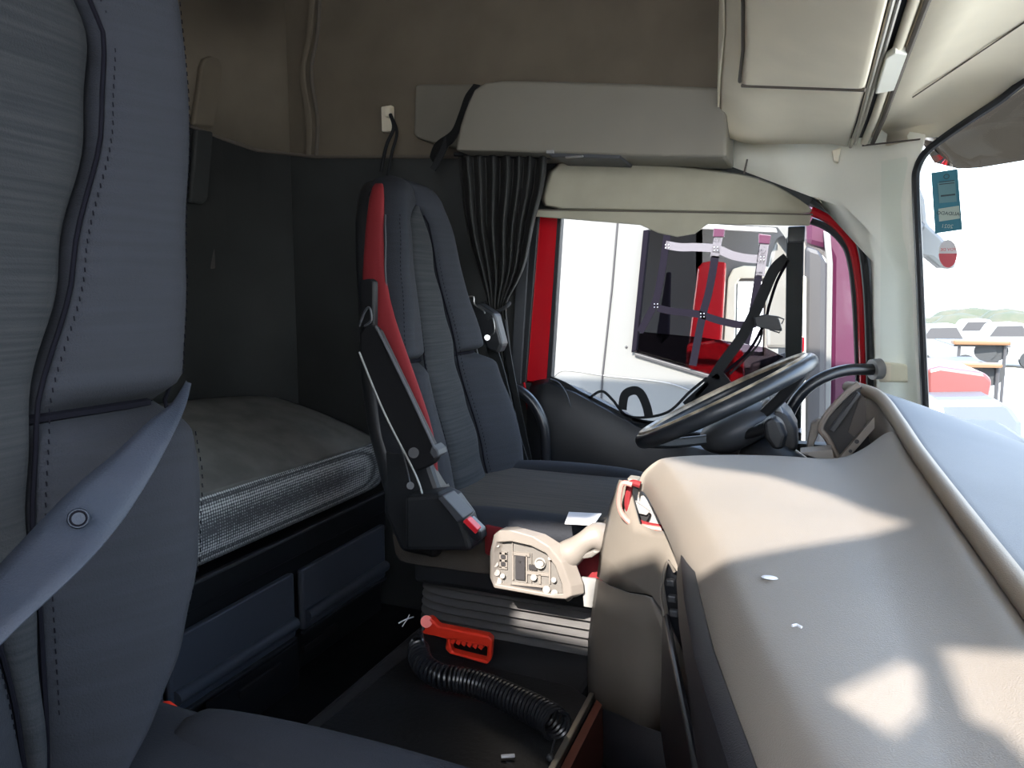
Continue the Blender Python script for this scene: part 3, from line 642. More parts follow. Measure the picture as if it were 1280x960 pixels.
# belt across the passenger seat
pb = thing('seat_belt', P(100, 640, x=-.48), 'grey-blue seat belt strap crossing the passenger seat in the foreground', 'belt')
le = [(233, 476), (216, 503), (185, 528), (140, 570), (90, 612), (0, 706), (-100, 815), (-220, 960)]
re_ = [(239, 480), (232, 508), (214, 548), (186, 600), (150, 655), (100, 712), (0, 806), (-100, 920)]
dd = [.84, .78, .71, .665, .63, .58, .53, .48]
el = smooth_path([P(u, v, d=d - .004) for (u, v), d in zip(le, dd)], 5); er = smooth_path([P(u, v, d=d - .012) for (u, v), d in zip(re_, dd)], 5)
MB().grid([[a.lerp(c, t) + (FW * (-.004 * math.sin(t * math.pi))) for t in (0, .25, .5, .75, 1)] for a, c in zip(el, er)]).obj('webbing', 'belt', pb, solid=.0016)
bc = P(98, 648, d=.598); bn = (V((0, 0, CZ)) - bc).normalized()
s_ = MB().cyl(bc - bn * .004, bc + bn * .003, .0085, .0075).obj('stop_button', 'belt', pb)
MB().tube([bc + bn * .003 + frame_from(bn) @ V((math.cos(a) * .0058, math.sin(a) * .0058, 0)) for a in [k * math.pi / 8 for k in range(16)]], .0009, n=6, closed=True).obj('button_ring', 'pipe_d', s_)
# passenger buckle and lever near the cushion
tag(MB().prism(PL([(196, 897), (203, 891), (212, 890), (222, 897), (221, 915), (198, 915)], d=.86), (-.02, .02, 0)).obj('belt_buckle', 'redpl', bevel=.003), 'red seat belt buckle top showing behind the passenger seat cushion', 'buckle')
tag(MB().prism(PL([(128, 866), (137, 862), (172, 893), (166, 904), (110, 890)], d=.84), (-.03, .02, 0)).obj('recliner_lever', 'greyp', bevel=.003), 'dark grey lever beside the passenger seat cushion', 'lever')

# driver belt and reel behind the seat
db = thing('seat_belt', P(640, 600, Y=1.98), 'black seat belt with reel cover hanging behind the driver seat by the curtain', 'belt')
MB().prism(PL([(588, 385), (597, 378), (618, 392), (628, 430), (622, 442), (608, 436), (594, 410)], Y=1.92), (0, .05, 0)).obj('reel_cover', 'black', db, bevel=.008)
MB().tube(smooth_path(PL([(585, 371), (592, 371), (593, 380), (604, 388), (606, 392)], Y=1.915), 3), .0022, n=6).tube(smooth_path(PL([(609, 400), (616, 398), (618, 415), (612, 420)], Y=1.915), 3), .002, n=6).obj('metal_loop', 'metal', db)
MB().cyl(P(609, 422, Y=1.91), P(609, 422, Y=1.92), .008).obj('bolt', 'metal', db)
MB().strap(smooth_path(PL([(614, 432), (626, 470), (640, 530), (655, 580), (664, 605)], Y=1.97)), .035, (-.2, -1, 0)).obj('webbing', 'belt_b', db)
MB().strap(smooth_path(PL([(628, 400), (640, 470), (655, 545), (668, 605)], Y=2.03)), .02, (-.2, -1, 0)).obj('webbing', 'belt_b', db)
tag(MB().prism(PL([(634, 600), (633, 588), (640, 578), (650, 584), (658, 600)], Y=1.90), (0, .05, 0)).obj('belt_anchor', 'black', bevel=.006), 'small black belt anchor cover at the back of the driver cushion', 'anchor')
tag(MB().tube(smooth_path(PL([(655, 478), (661, 520), (666, 560), (668, 590)], Y=2.15)), .004, n=6).obj('door_seal', 'redp'), 'thin red painted edge visible beside the grab handle', 'trim')

# ================================================================ GREY HOUSING (shifter on the seat) + paper
tool = thing('shifter_housing', P(665, 745, Y=1.33), 'beige-grey plastic gear shifter housing showing its moulded underside, by the driver seat', 'gear shifter')
yF = 1.27
fo = [(617, 668), (624, 663), (640, 663), (665, 670), (686, 683), (702, 703), (713, 733), (714, 745), (706, 749), (690, 748), (640, 739), (617, 735), (612, 722), (612, 690)]
fi = [(620, 678), (640, 677), (662, 682), (682, 692), (694, 708), (702, 730), (703, 742), (690, 743), (640, 734), (619, 730), (616, 718), (617, 690)]
MB().prism(PL(fo, Y=yF), (.02, .022, 0), holes=[PL(fi, Y=yF)]).obj('rim', 'tool', tool, bevel=.003)
a0 = PL(fo, Y=yF + .014); a1 = [V((p.x - .035 + .06 * 0, yF + .19, P(645 + (u - 660) * .78, 655 + (v - 700) * .62 + 18, Y=yF + .19).z)) for (u, v), p in zip(fo, a0)]
a1 = [P(672 + (u - 660) * .82, 690 + (v - 700) * .80, Y=yF + .17) for u, v in fo]
am = [p.lerp(q, .5) + V((0, 0, .006)) for p, q in zip(a0, a1)]
MB().grid([a0, am, a1], True, True).obj('body', 'tool', tool, bevel=.006)
MB().prism(PL(fi, Y=yF + .012), (0, .006, 0)).obj('underside_plate', 'toolin', tool)
dm = MB()
def rp(u0, v0, u1, v1, h=.006, Y=yF + .008): dm.prism(PL([(u0, v0), (u1, v0 + (u1 - u0) * .10), (u1, v1 + (u1 - u0) * .10), (u0, v1)], Y=Y), (0, h, 0))
for q in ((640, 690, 642, 725), (657, 694, 659, 728), (641, 690, 662, 694), (624, 690, 627, 710), (631, 690, 634, 710), (624, 690, 634, 693), (624, 699, 634, 702), (624, 708, 634, 711), (659, 714, 686, 718), (673, 718, 676, 730), (686, 694, 688, 730), (640, 676, 641, 690), (640, 728, 686, 731), (664, 692, 664.5, 730)): rp(*q)
dm.obj('ribs', 'tool', tool, bevel=.0006)
dk = MB()
def rq(u0, v0, u1, v1): dk.prism(PL([(u0, v0), (u1, v0 + (u1 - u0) * .12), (u1, v1 + (u1 - u0) * .12), (u0, v1)], Y=yF + .007), (0, .004, 0))
rq(634, 731, 677, 737); rq(648, 701, 651, 704); rq(626, 694, 632, 698); rq(626, 703, 632, 707); rq(644, 694, 656, 724); rq(661, 706, 671, 712)
dk.obj('recess', 'darkgrey', tool)
for u, v, r in ((622, 682, .0035), (687, 698, .0035), (619, 705, .006), (621, 716, .006), (622, 727, .008), (628, 720, .005), (683, 737, .007), (693, 741, .006), (692, 725, .005), (667, 722, .006), (675, 704, .0105)):
    MB().cyl(P(u, v, Y=yF + .004), P(u, v, Y=yF + .018), r, n=14).obj('screw_boss', 'tool', tool)
MB().tube([P(675, 704, Y=yF + .003) + V((math.cos(a) * .0075, 0, math.sin(a) * .0075)) for a in [k * math.pi / 8 for k in range(16)]], .0012, n=6, closed=True).obj('ring', 'toolin', tool)
# lever handle folded forward
lv = smooth_path([P(703, 697, Y=1.30), P(716, 689, Y=1.30), P(732, 676, Y=1.30), P(744, 671, Y=1.31), P(760, 672, Y=1.33)])
MB().tube(lv, [.024 + .004 * math.sin(i * .4) for i in range(len(lv))], n=14, sy=.85).obj('lever_handle', 'tool', tool, sub=1)
MB().prism(PL([(725, 694), (742, 688), (750, 690), (740, 697), (728, 699)], Y=1.29), (0, .03, 0)).obj('lever_button', 'toolin', tool, bevel=.003)
lp = smooth_path(PL([(707, 706), (713, 710), (715, 725), (714, 742), (708, 748)], Y=1.33))
MB().tube(lp, .007, n=8).obj('side_loop', 'tool', tool)
MB().prism([P(674, 678, Y=1.36), P(682, 672, Y=1.36), P(694, 677, Y=1.36), P(692, 684, Y=1.36)], (0, .02, .0)).obj('switch', 'toolin', tool, bevel=.002)
tag(MB().prism([P(u, v, z=.672) for u, v in ((711, 641), (752, 643), (742, 657), (706, 655))], (0, 0, .002)).obj('paper_slip', 'paper'), 'white slip of paper lying on the driver seat cushion', 'paper')
tag(MB().prism([P(u, v, Y=1.30) for u, v in ((727, 722), (745, 724), (742, 760), (730, 758))], (0, .006, 0)).obj('paper_tag', 'whitem'), 'pale card hanging between housing and console', 'card')

# ================================================================ AIR GUN with coiled hose
ag = thing('air_blow_gun', P(570, 850, z=TZ), 'red air blow gun with black coiled hose lying on the floor mat', 'air gun')
yG = 1.255
go = [(528, 782), (531, 774), (538, 773), (543, 777), (548, 783), (610, 795), (616, 800), (614, 826), (608, 831), (562, 818), (556, 812), (558, 799), (543, 795), (528, 792)]
gi = [(562, 800), (609, 809), (608, 826), (565, 815)]
MB().prism(PL(go, Y=yG), (-.006, .024, -.002), holes=[PL(gi, Y=yG)]).obj('handle', 'redpl', ag, bevel=.004)
tg = MB()
for k in range(6): tg.box(P(568 + k * 7, 799.5 + k * 1.4, Y=yG + .012), (.009, .018, .010), Matrix.Rotation(.5, 3, 'Y'))
tg.obj('finger_teeth', 'redpl', ag, bevel=.001)
MB().cyl(P(533, 777, Y=yG - .004), P(533, 777, Y=yG + .02), .012).obj('nozzle_cap', 'redpl', ag)
axis = smooth_path([P(529, 797, z=TZ + .065), P(523, 812, z=TZ + .045), P(530, 832, z=TZ + .035)] + [P(u, v, z=TZ + .028) for u, v in ((552, 846), (580, 851), (610, 860), (640, 874), (665, 886), (686, 898), (697, 908))], 10)
dist = [0]
for a, c in zip(axis, axis[1:]): dist.append(dist[-1] + (c - a).length)
def along(s_):
    for i in range(len(dist) - 1):
        if s_ <= dist[i + 1]:
            t = (s_ - dist[i]) / max(1e-9, dist[i + 1] - dist[i]); return axis[i].lerp(axis[i + 1], t), (axis[i + 1] - axis[i]).normalized()
    return axis[-1], (axis[-1] - axis[-2]).normalized()
hp = []; turns = 44; N = turns * 14
for i in range(N + 1):
    s_ = dist[-1] * i / N; c, tn_ = along(s_); u = V((0, 0, 1)); w = tn_.cross(u).normalized(); a = 2 * math.pi * turns * i / N
    rr = .018 + .006 * (i / N)
    hp.append(c + (u * math.cos(a) + w * math.sin(a)) * rr)
MB().tube(hp, .0036, n=6, up=None).obj('coiled_hose', 'blackg', ag)
tag(MB().tube(smooth_path([P(697, 915, z=TZ + .004), P(692, 930, z=TZ + .003), P(689, 945, z=TZ + .003)]), .002, n=6).ball(P(688, 947, z=TZ + .006), .006).obj('cable_stub', 'greyp'), 'short thin grey cable end lying on the mat under the coiled hose', 'cable')
tag(MB().tube(smooth_path([P(498, 779, z=TZ + .01), P(508, 774, z=TZ + .015), P(517, 771, z=TZ + .01)]), .0015, n=5).tube([P(503, 783, z=TZ + .004), P(509, 774, z=TZ + .012), P(512, 768, z=TZ + .02)], .0012, n=5).obj('zip_tie', 'stw'), 'frayed pale tie end in the dark behind the red air gun', 'tie')

# ================================================================ DASHBOARD
dz = .83
db_ = thing('dashboard', (.1, .8, .3), 'grey-beige dashboard top with a raised lip along the windscreen', 'dashboard')
# rows across Y; columns: left underside, left edge, flat..., slope, ridge
LEFT = [(1.30, -.250), (1.22, -.238), (1.1, -.196), (.98, -.155), (.741, -.088), (.58, -.052), (.427, -.002), (.25, .04), (.05, .06), (-.2, .06)]
RIDGE = [(1.62, .085, .925), (1.52, .105, .932), (1.45, .130, .925), (1.32, .148, .90), (1.19, .156, .885), (.98, .166, .872), (.75, .173, .865), (.4, .18, .86), (-.2, .185, .86)]
def lx(Y): return interp2([(y, x) for y, x in LEFT][::-1], Y)
def interp2(tab, y):
    if y <= tab[0][0]: return tab[0][1]
    for (a, va), (c, vc) in zip(tab, tab[1:]):
        if y <= c: return va + (vc - va) * (y - a) / (c - a)
    return tab[-1][1]
def rx(Y): return interp2([(y, x) for y, x, z in RIDGE][::-1], Y)
def rz(Y): return interp2([(y, z) for y, x, z in RIDGE][::-1], Y)
rows = []
Ys = [1.36, 1.335, 1.31, 1.27, 1.22, 1.1, .98, .86, .74, .62, .5, .38, .25, .1, -.1, -.2]
for i, Y in enumerate(Ys):
    a = lx(Y); r = rx(Y); h = rz(Y); z0 = dz
    def yy(t):  # far border follows the photographed curve: left corner nearer, middle further
        lim = 1.225 + .11 * min(1, t * 2.2) + .02 * max(0, t - .5)
        return min(Y, lim - i * .0008) if Y > 1.2 else Y
    sink = .02 if i == 0 else (.006 if i == 1 else 0)
    x0 = a + .036; x1 = max(x0 + .03, r - .085)
    cols = [(a - .004, z0 - .06, 0), (a - .002, z0 - .036, 0), (a + .006, z0 - .022, 0), (a + .026, z0 - .004, 0), (x0, z0, .05)] + [(x0 + (x1 - x0) * q, z0 + .002, q * .85) for q in (.3, .6, .85, 1)] + [(r - .045, z0 + (h - z0) * .35, .95), (r - .020, z0 + (h - z0) * .72, 1), (r - .006, h - .014, 1)]
    rows.append([V((x, yy(t), z - sink)) for x, z, t in cols])
MB().grid(rows).obj('top_pad', 'dash', db_, sub=2, solid=.004)
lip = [V((x, y, z - .004)) for y, x, z in RIDGE]
lips = smooth_path(lip, 6)
MB().tube(lips, .0115, n=12).obj('raised_lip', mat('lip_tan', (0.2071, 0.1644, 0.1218), .55, bump=.25, bscale=800), db_)
MB().grid([[p + V((-.002, 0, -.006)) for p in lips], [p + V((.0, 0, -.06)) for p in lips], [p + V((.02, 0, -.12)) for p in lips]]).obj('lip_backing', 'dash', db_, solid=.004)
# shelf between lip and windshield
rows = []
for p in lips:
    Y = p.y; xw = interp2(sorted(WS), Y) + .02
    zb_ = .775 if Y < 1.5 else .775
    rows.append([V((p.x + .004, Y, p.z + .002)), V((p.x + .03, Y, p.z - .004)), V(((p.x + xw) / 2, Y, (p.z + zb_) / 2 + .012)), V((xw, Y + (0), zb_))])
rows.insert(0, [V((.09, 1.99, .86)), V((.13, 1.99, .86)), V((.2, 1.99, .84)), V((.285, 1.99, .80))])
MB().grid(rows).obj('windscreen_shelf', 'shelf', db_, sub=1, solid=.006)
MB().tube([P(1234, 592, z=.835), P(1250, 600, z=.833), P(1262, 604, z=.83), P(1266, 608, z=.83)], .002, n=6).obj('slot_mark', 'black', db_)
# dark fascia under the left edge
rows = []
for Y in (1.20, 1.1, .98, .86, .74, .62, .5, .38, .25, .0, -.2):
    a = lx(Y) + .035 * max(0, min(1, (Y - .78) / .24))
    rows.append([V((a + .0, Y, dz - .03)), V((a - .012, Y, dz - .04)), V((a - .016, Y, dz - .065)), V((a + .004, Y, dz - .08)), V((a + .012, Y, dz - .13)), V((a + .0, Y, dz - .16)), V((a + .0, Y, dz - .3)), V((a + .03, Y, .3)), V((a + .06, Y, .0))])
MB().grid(rows).obj('lower_fascia', 'dash_dark', db_, solid=.01)
# glovebox outline and pocket on the fascia
MB().prism([V((lx(1.0) - .008, 1.0, dz - .17)), V((lx(.62) - .008, .62, dz - .17)), V((lx(.62) - .008, .62, dz - .34)), V((lx(1.0) - .008, 1.0, dz - .34))], (.008, .003, 0)).obj('storage_flap', 'blackg', db_, bevel=.006)
tag(MB().ball(P(962, 722, z=.836), .006, (1.3, .8, .25), n=6).obj('white_chip', 'paper'), 'small white speck lying on the dashboard top', 'litter')
tag(MB().tube([P(990, 782, z=.836), P(996, 781, z=.836), P(1002, 784, z=.836)], .0012, n=5).obj('white_thread', 'paper'), 'tiny white thread on the dashboard nearer than the speck', 'litter')
# ---- centre console stack facing the driver
cs = thing('centre_console', (-.28, 1.22, 0), 'beige and dark upright centre console with an open top pocket beside the dashboard', 'console')
def face(u, v, Yv): return P(u, v, Y=Yv)
# outline rows (left, front-left, right corner, side) going down
def crow2(v0, pts): return [P(u, v, Y=Y) for u, v, Y in pts]
rowsA = [crow2(0, [(772, 610, 1.30), (776, 600, 1.27), (786, 604, 1.235), (800, 655, 1.17), (822, 665, 1.14), (846, 664, 1.11), (868, 690, 1.06)]),
         crow2(0, [(764, 632, 1.30), (768, 636, 1.26), (776, 648, 1.22), (792, 668, 1.17), (815, 673, 1.13), (838, 676, 1.10), (866, 708, 1.05)]),
         crow2(0, [(752, 690, 1.30), (756, 694, 1.26), (766, 702, 1.22), (786, 722, 1.17), (810, 737, 1.13), (818, 745, 1.12), (850, 790, 1.05)]),
         crow2(0, [(748, 721, 1.30), (752, 724, 1.26), (762, 730, 1.22), (786, 739, 1.17), (808, 742, 1.13), (817, 745, 1.12), (850, 800, 1.05)])]
MB().grid(rowsA).obj('upper_cover', 'cons', cs, solid=.006, smooth=True)
rowsB = [crow2(0, [(747, 723, 1.302), (751, 726, 1.262), (761, 732, 1.222), (785, 741, 1.172), (807, 745, 1.132), (814, 748, 1.122), (850, 806, 1.052)]),
         crow2(0, [(742, 760, 1.30), (746, 763, 1.26), (757, 768, 1.22), (783, 778, 1.17), (808, 788, 1.13), (826, 784, 1.12), (856, 840, 1.05)]),
         crow2(0, [(737, 800, 1.30), (741, 803, 1.26), (752, 810, 1.22), (781, 822, 1.17), (808, 832, 1.13), (830, 836, 1.12), (862, 900, 1.05)]),
         crow2(0, [(736, 870, 1.30), (738, 874, 1.26), (748, 882, 1.22), (776, 893, 1.17), (800, 905, 1.13), (830, 915, 1.12), (870, 980, 1.05)])]
MB().grid(rowsB).obj('lower_cover', mat('console_taupe', (0.178, 0.1554, 0.1305), .5, noise=.06, nscale=8), cs, solid=.006)
rowsC = [crow2(0, [(737, 872, 1.302), (739, 876, 1.262), (749, 884, 1.222), (777, 895, 1.172), (801, 907, 1.132), (831, 917, 1.122), (871, 982, 1.052)]),
         crow2(0, [(745, 920, 1.30), (748, 925, 1.26), (758, 935, 1.22), (785, 950, 1.17), (805, 970, 1.13), (835, 990, 1.12), (875, 1040, 1.05)]),
         crow2(0, [(760, 1000, 1.30), (762, 1005, 1.26), (768, 1010, 1.22), (790, 1020, 1.17), (805, 1030, 1.13), (835, 1040, 1.12), (875, 1080, 1.05)])]
MB().grid(rowsC).obj('foot_cover', 'dash_dark', cs, solid=.006)
# pocket rim and inside
rim = smooth_path(PL([(790, 606), (779, 604), (775, 615), (774, 632), (780, 646), (794, 656), (828, 662)], Y=1.19), 5)
MB().tube(rim, .0045, n=8).obj('pocket_rim', mat('pink_edge', (0.372, 0.18, 0.156), .5), cs)
MB().tube([p + V((.010, .02, -.004)) for p in rim], .006, n=8).obj('pocket_liner', 'redc', cs)
MB().prism(PL([(790, 608), (800, 612), (834, 660), (800, 660), (784, 645), (780, 620)], Y=1.235), (0, .01, 0)).obj('pocket_wall', 'whitem', cs, bevel=.001)
MB().prism(PL([(792, 626), (812, 640), (808, 644), (791, 640)], Y=1.215), (0, .008, 0)).obj('pocket_bracket', 'whitem', cs, bevel=.001)
MB().prism(PL([(796, 636), (812, 644), (806, 655), (797, 652)], Y=1.222), (0, .003, 0)).obj('pocket_gap', 'vent_dark', cs)
MB().prism(PL([(783, 598), (797, 600), (801, 612), (788, 608)], Y=1.225), (0, .03, 0)).obj('pocket_corner', 'cons', cs, bevel=.003)
# side panel controls
MB().prism(PL([(834, 700), (845, 716), (880, 790), (870, 800), (858, 830), (836, 775), (829, 730)], Y=1.0), (0, .01, 0)).obj('switch_panel', 'blackg', cs, bevel=.003)
MB().tube(smooth_path(PL([(831, 775), (826, 745), (829, 720), (835, 702), (843, 715)], Y=.992), 4), .0022, n=6).obj('panel_edge', 'cons', cs)
for v in (728, 748, 766): MB().box(P(838 + (v - 728) * .12, v, Y=.992), (.012, .01, .010)).obj('switch', 'greyp', cs, bevel=.002)

# scraps in the footwell by the console
sb = MB().prism([P(735, 900, z=.30), P(727, 915, z=.30), P(738, 930, z=.28), P(739, 905, z=.30)], (0, .01, .012)).obj('blue_wrapper', 'blue'); tag(sb, 'blue wrapper corner tucked beside the console foot', 'wrapper')
fb = thing('drink_can', P(748, 945, z=.2), 'silver and blue can lying in the dark gap by the console foot', 'can')
MB().cyl(P(736, 935, z=.24), P(768, 965, z=.24), .022).obj('body', 'metal', fb)
MB().cyl(P(756, 953, z=.2401), P(760, 957, z=.2401), .0225).obj('blue_band', 'blue', fb)

# instrument binnacle end with open slots
ib = thing('instrument_binnacle', P(1060, 580, Y=1.5), 'open ended instrument cowl with dark slots between dashboard and steering wheel', 'instrument panel')
MB().prism(PL([(1074, 482), (1100, 500), (1135, 560), (1130, 566), (1098, 578), (1050, 582), (1044, 576), (1026, 540), (1027, 530)], Y=1.50), (0, .09, 0), ).obj('cavity', 'vent_dark', ib, bevel=.002)
fr_ = MB(); fr_.tube(smooth_path(PL([(1074, 480), (1058, 492), (1034, 518), (1026, 536), (1034, 548), (1050, 578)], Y=1.485), 4), .006, n=8); fr_.tube(PL([(1050, 578), (1056, 580), (1100, 576), (1132, 562)], Y=1.47), .004, n=8)
fr_.obj('frame', mat('binnacle_brown', (0.175, 0.1435, 0.119), .5), ib)
MB().prism(PL([(1096, 517), (1104, 523), (1057, 577), (1048, 574)], Y=1.465), (0, .02, 0)).obj('divider', 'dash', ib, bevel=.002)
MB().prism(PL([(1072, 490), (1076, 493), (1042, 541), (1036, 538)], Y=1.475), (0, .02, 0)).obj('divider', 'black', ib, bevel=.002)
MB().prism(PL([(1076, 494), (1098, 512), (1070, 548), (1060, 540)], Y=1.495), (0, .004, 0)).obj('inner_wall', mat('inner_brown', (.05, .04, .034), .6), ib)
MB().cyl(P(1071, 552, Y=1.460), P(1071, 552, Y=1.468), .004).cyl(P(1063, 564, Y=1.458), P(1063, 564, Y=1.466), .003).obj('screw_hole', 'vent_dark', ib)
MB().prism(PL([(1014, 530), (1024, 524), (1040, 523), (1038, 534), (1024, 540), (1012, 570), (1006, 570)], Y=1.56), (0, .03, 0)).obj('bracket', 'dash', ib, bevel=.003)
MB().prism(PL([(1000, 566), (1040, 562), (1044, 580), (1060, 583), (1030, 576)], Y=1.43), (0, .05, 0)).obj('lower_fillet', 'dash', ib, bevel=.003)
MB().box((.29, 1.72, .55), (.36, .80, .50)).obj('driver_side_body', 'dash_dark', db_, bevel=.03)
# ---- steering wheel
C0 = (P(800, 550, Y=1.68) + P(1020, 448, Y=1.68)) / 2
axx = (P(1020, 448, Y=1.68) - P(800, 550, Y=1.68)).normalized(); ayy = V((0, 1, 0)); nz = axx.cross(ayy); nz.normalize()
if nz.z < 0: nz = -nz
Rw = (P(1020, 448, Y=1.68) - P(800, 550, Y=1.68)).length / 2 - .012
sw = thing('steering_wheel', C0 - nz * .12, 'large black steering wheel tilted over its column in front of the side window', 'steering wheel')
ring = [C0 + axx * math.cos(a) * Rw + ayy * math.sin(a) * Rw for a in [2 * math.pi * k / 64 for k in range(64)]]
MB().tube(ring, .0165, n=14, closed=True).obj('rim', mat('wheel_rim', (0.0225, 0.025, 0.029), .35, bump=.15), sw)
MB().tube([C0 + nz * .0125 + (p - C0) * .975 for p in ring], .0085, n=8, closed=True).obj('rim_sunlit', mat('rim_sun_tone', (.50, .40, .28), .35, noise=.75, nscale=25), sw)  # beige ring stands for the sunlit upper face of the rim
hub = []
for h, r in ((-.02, .045), (-.045, .085), (-.065, .095), (-.09, .08), (-.11, .05)):
    hub.append([C0 + nz * h + axx * math.cos(a) * r + ayy * math.sin(a) * r for a in [2 * math.pi * k / 28 for k in range(28)]])
MB().grid(hub, True, True).obj('hub', 'greyp', sw, sub=1)
for a in (.35, -.35, math.pi - .5, math.pi + .5):
    d_ = axx * math.cos(a) + ayy * math.sin(a); w_ = nz.cross(d_)
    MB().strap(smooth_path([C0 + d_ * Rw * .98 - nz * .006, C0 + d_ * Rw * .75 - nz * .03, C0 + d_ * Rw * .35 - nz * .06]), [.05] * 13, nz, th=.011).obj('spoke', 'black', sw, bevel=.005)
col = thing('steering_column', C0 - nz * .35, 'dark steering column cowl with stalk under the wheel', 'steering column')
MB().tube([C0 - nz * .10, C0 - nz * .16 + V((.03, 0, -.01)), C0 - nz * .3 + V((.08, 0, 0)), C0 - nz * .42 + V((.16, 0, 0))], [.055, .075, .09, .10], n=20).obj('cowl', 'black', col, sub=1)
MB().prism(PL([(946, 512), (955, 502), (975, 506), (988, 520), (996, 535), (998, 565), (970, 566), (955, 540)], Y=1.66), (0, .12, 0)).obj('switch_pod', 'greyp', col, bevel=.012, seg=3)
MB().prism(PL([(950, 508), (958, 499), (974, 506), (980, 518)], Y=1.655), (0, .06, 0)).obj('pod_cap', 'whitem', col, bevel=.004)
MB().tube([P(905, 548, Y=1.63), P(930, 545, Y=1.61), P(955, 535, Y=1.58), P(970, 530, Y=1.57)], [.008, .009, .014, .02], n=12).obj('stalk', 'black', col)
MB().prism(PL([(953, 528), (964, 521), (977, 527), (984, 545), (980, 562), (966, 563), (956, 548)], Y=1.55), (0, .05, 0)).obj('stalk_knob', 'black', col, bevel=.01, seg=3)
MB().tube([P(925, 556, Y=1.62), P(950, 545, Y=1.63)], .006).obj('lower_stalk', 'greyp', col)

# grab rail on the A-pillar
gr = thing('grab_rail', P(1095, 485, Y=2.02), 'black curved grab rail fixed to the beige windscreen pillar', 'handle')
MB().tube(smooth_path([P(984, 548, Y=1.93), P(984, 525, Y=1.92), P(994, 502, Y=1.92), P(1012, 482, Y=1.93), P(1038, 468, Y=1.95), P(1064, 462, Y=1.98), P(1096, 462, Y=2.03)]), .0145, n=14).obj('bar', 'blackg', gr)
MB().cyl(P(1090, 462, Y=2.02), P(1100, 461, Y=2.03), .026).obj('collar', 'whitem', gr)
MB().prism(PL([(1098, 452), (1152, 458), (1153, 478), (1098, 478)], Y=2.045), (.0, .03, 0)).obj('pad', 'beige', gr, bevel=.006)

# ================================================================ HARNESS STRAPS hanging at the window
hs = thing('mirror_post', P(993, 600, Y=2.32), 'black upright post just outside the driver window', 'post')
MB().prism(PL([(983, 296), (1005, 296), (1001, 560), (980, 560)], Y=2.32), (0, .03, 0)).obj('post', 'belt_b', hs, bevel=.004)
MB().prism(PL([(985, 283), (1007, 282), (1006, 302), (984, 304)], Y=2.31), (0, .05, 0)).obj('top_clamp', 'black', hs, bevel=.004)
MB().prism(PL([(982, 540), (1002, 540), (1001, 575), (980, 575)], Y=2.25), (0, .08, 0)).obj('foot', 'black', hs, bevel=.004)
ha = thing('cargo_harness', P(880, 520, Y=2.17), 'tangle of black webbing straps with a buckle lying along the driver window sill', 'strap')
Yh = 2.165
def hp_(pts, w, name='webbing', m='belt_b', Y=Yh): return MB().strap(smooth_path(PL(pts, Y=Y)), w, (0, -1, 0), th=.0015).obj(name, m, ha)
hp_([(984, 322), (968, 337), (955, 365), (943, 392), (925, 425), (905, 452), (888, 478), (872, 505)], .030)
hp_([(986, 325), (972, 350), (962, 380), (955, 405), (935, 440), (905, 466)], .008, m='pstrap')
hp_([(945, 398), (952, 412), (948, 430), (930, 450), (912, 468)], .006)
hp_([(687, 474), (706, 482), (722, 492), (738, 500), (765, 514), (795, 528), (830, 536)], .022)
hp_([(736, 498), (752, 489), (766, 500), (780, 517), (800, 522), (835, 515), (862, 490), (884, 472)], .008)
hp_([(778, 512), (781, 494), (792, 488), (801, 492), (808, 507), (811, 520)], .026)
hp_([(790, 524), (820, 528), (845, 520), (870, 495), (888, 476)], .010)
hp_([(860, 510), (880, 492), (897, 478), (908, 470)], .045)
MB().prism(PL([(942, 396), (956, 393), (972, 395), (975, 402), (978, 414), (966, 413), (944, 408)], Y=2.15), (0, .012, 0)).obj('buckle', 'black', ha, bevel=.003)
MB().tube(PL([(972, 396), (980, 399), (977, 405)], Y=2.15), .002).tube(PL([(962, 412), (974, 416), (977, 410)], Y=2.15), .002).obj('buckle_prong', 'greyp', ha)

# ================================================================ OUTSIDE: ground, neighbour trucks, field
GZ = -1.3
struct(MB().box((10, 60, GZ - .05), (260, 260, .1)).obj('ground', 'dirt', smooth=False), 'pale dusty parking ground', 'ground')
YT = 4.3
nb = thing('truck_cab', (-1.2, 5.3, GZ), 'white truck cab parked alongside the driver window with an open side opening', 'truck')
hole_n = PL([(811, 286), (880, 278), (972, 284), (984, 300), (985, 436), (990, 448), (918, 482), (885, 469), (793, 441)], Y=YT)
outer_n = PL([(560, 150), (1003, 150), (1003, 820), (560, 820)], Y=YT)
MB().prism(outer_n, (0, .05, 0), holes=[hole_n]).obj('side_panel', 'white', nb, smooth=False)
MB().tube(PL([(776, 230), (765, 360), (753, 470), (748, 560)], Y=YT - .003), .006, n=6).obj('panel_seam', 'darkgrey', nb)
MB().tube(smooth_path(PL([(688, 476), (700, 464), (720, 464), (760, 470), (830, 478), (862, 488)], Y=YT - .003)), .004, n=6).obj('lower_seam', 'whitem', nb)
MB().ball(P(783, 434, Y=YT), .008).obj('rivet', 'darkgrey', nb)
MB().prism(PL([(804, 288), (811, 287), (795, 438), (789, 441)], Y=YT - .03), (0, .05, 0)).obj('window_frame', 'pstrap', nb, bevel=.004)
MB().prism(PL([(872, 279), (970, 285), (972, 291), (874, 286)], Y=YT - .02), (0, .04, 0)).obj('window_frame', 'whitem', nb, bevel=.004)
MB().prism(PL([(793, 441), (885, 468), (916, 482), (916, 486), (884, 473), (793, 445)], Y=YT - .02), (0, .04, 0)).obj('window_frame', 'darkgrey', nb, bevel=.004)
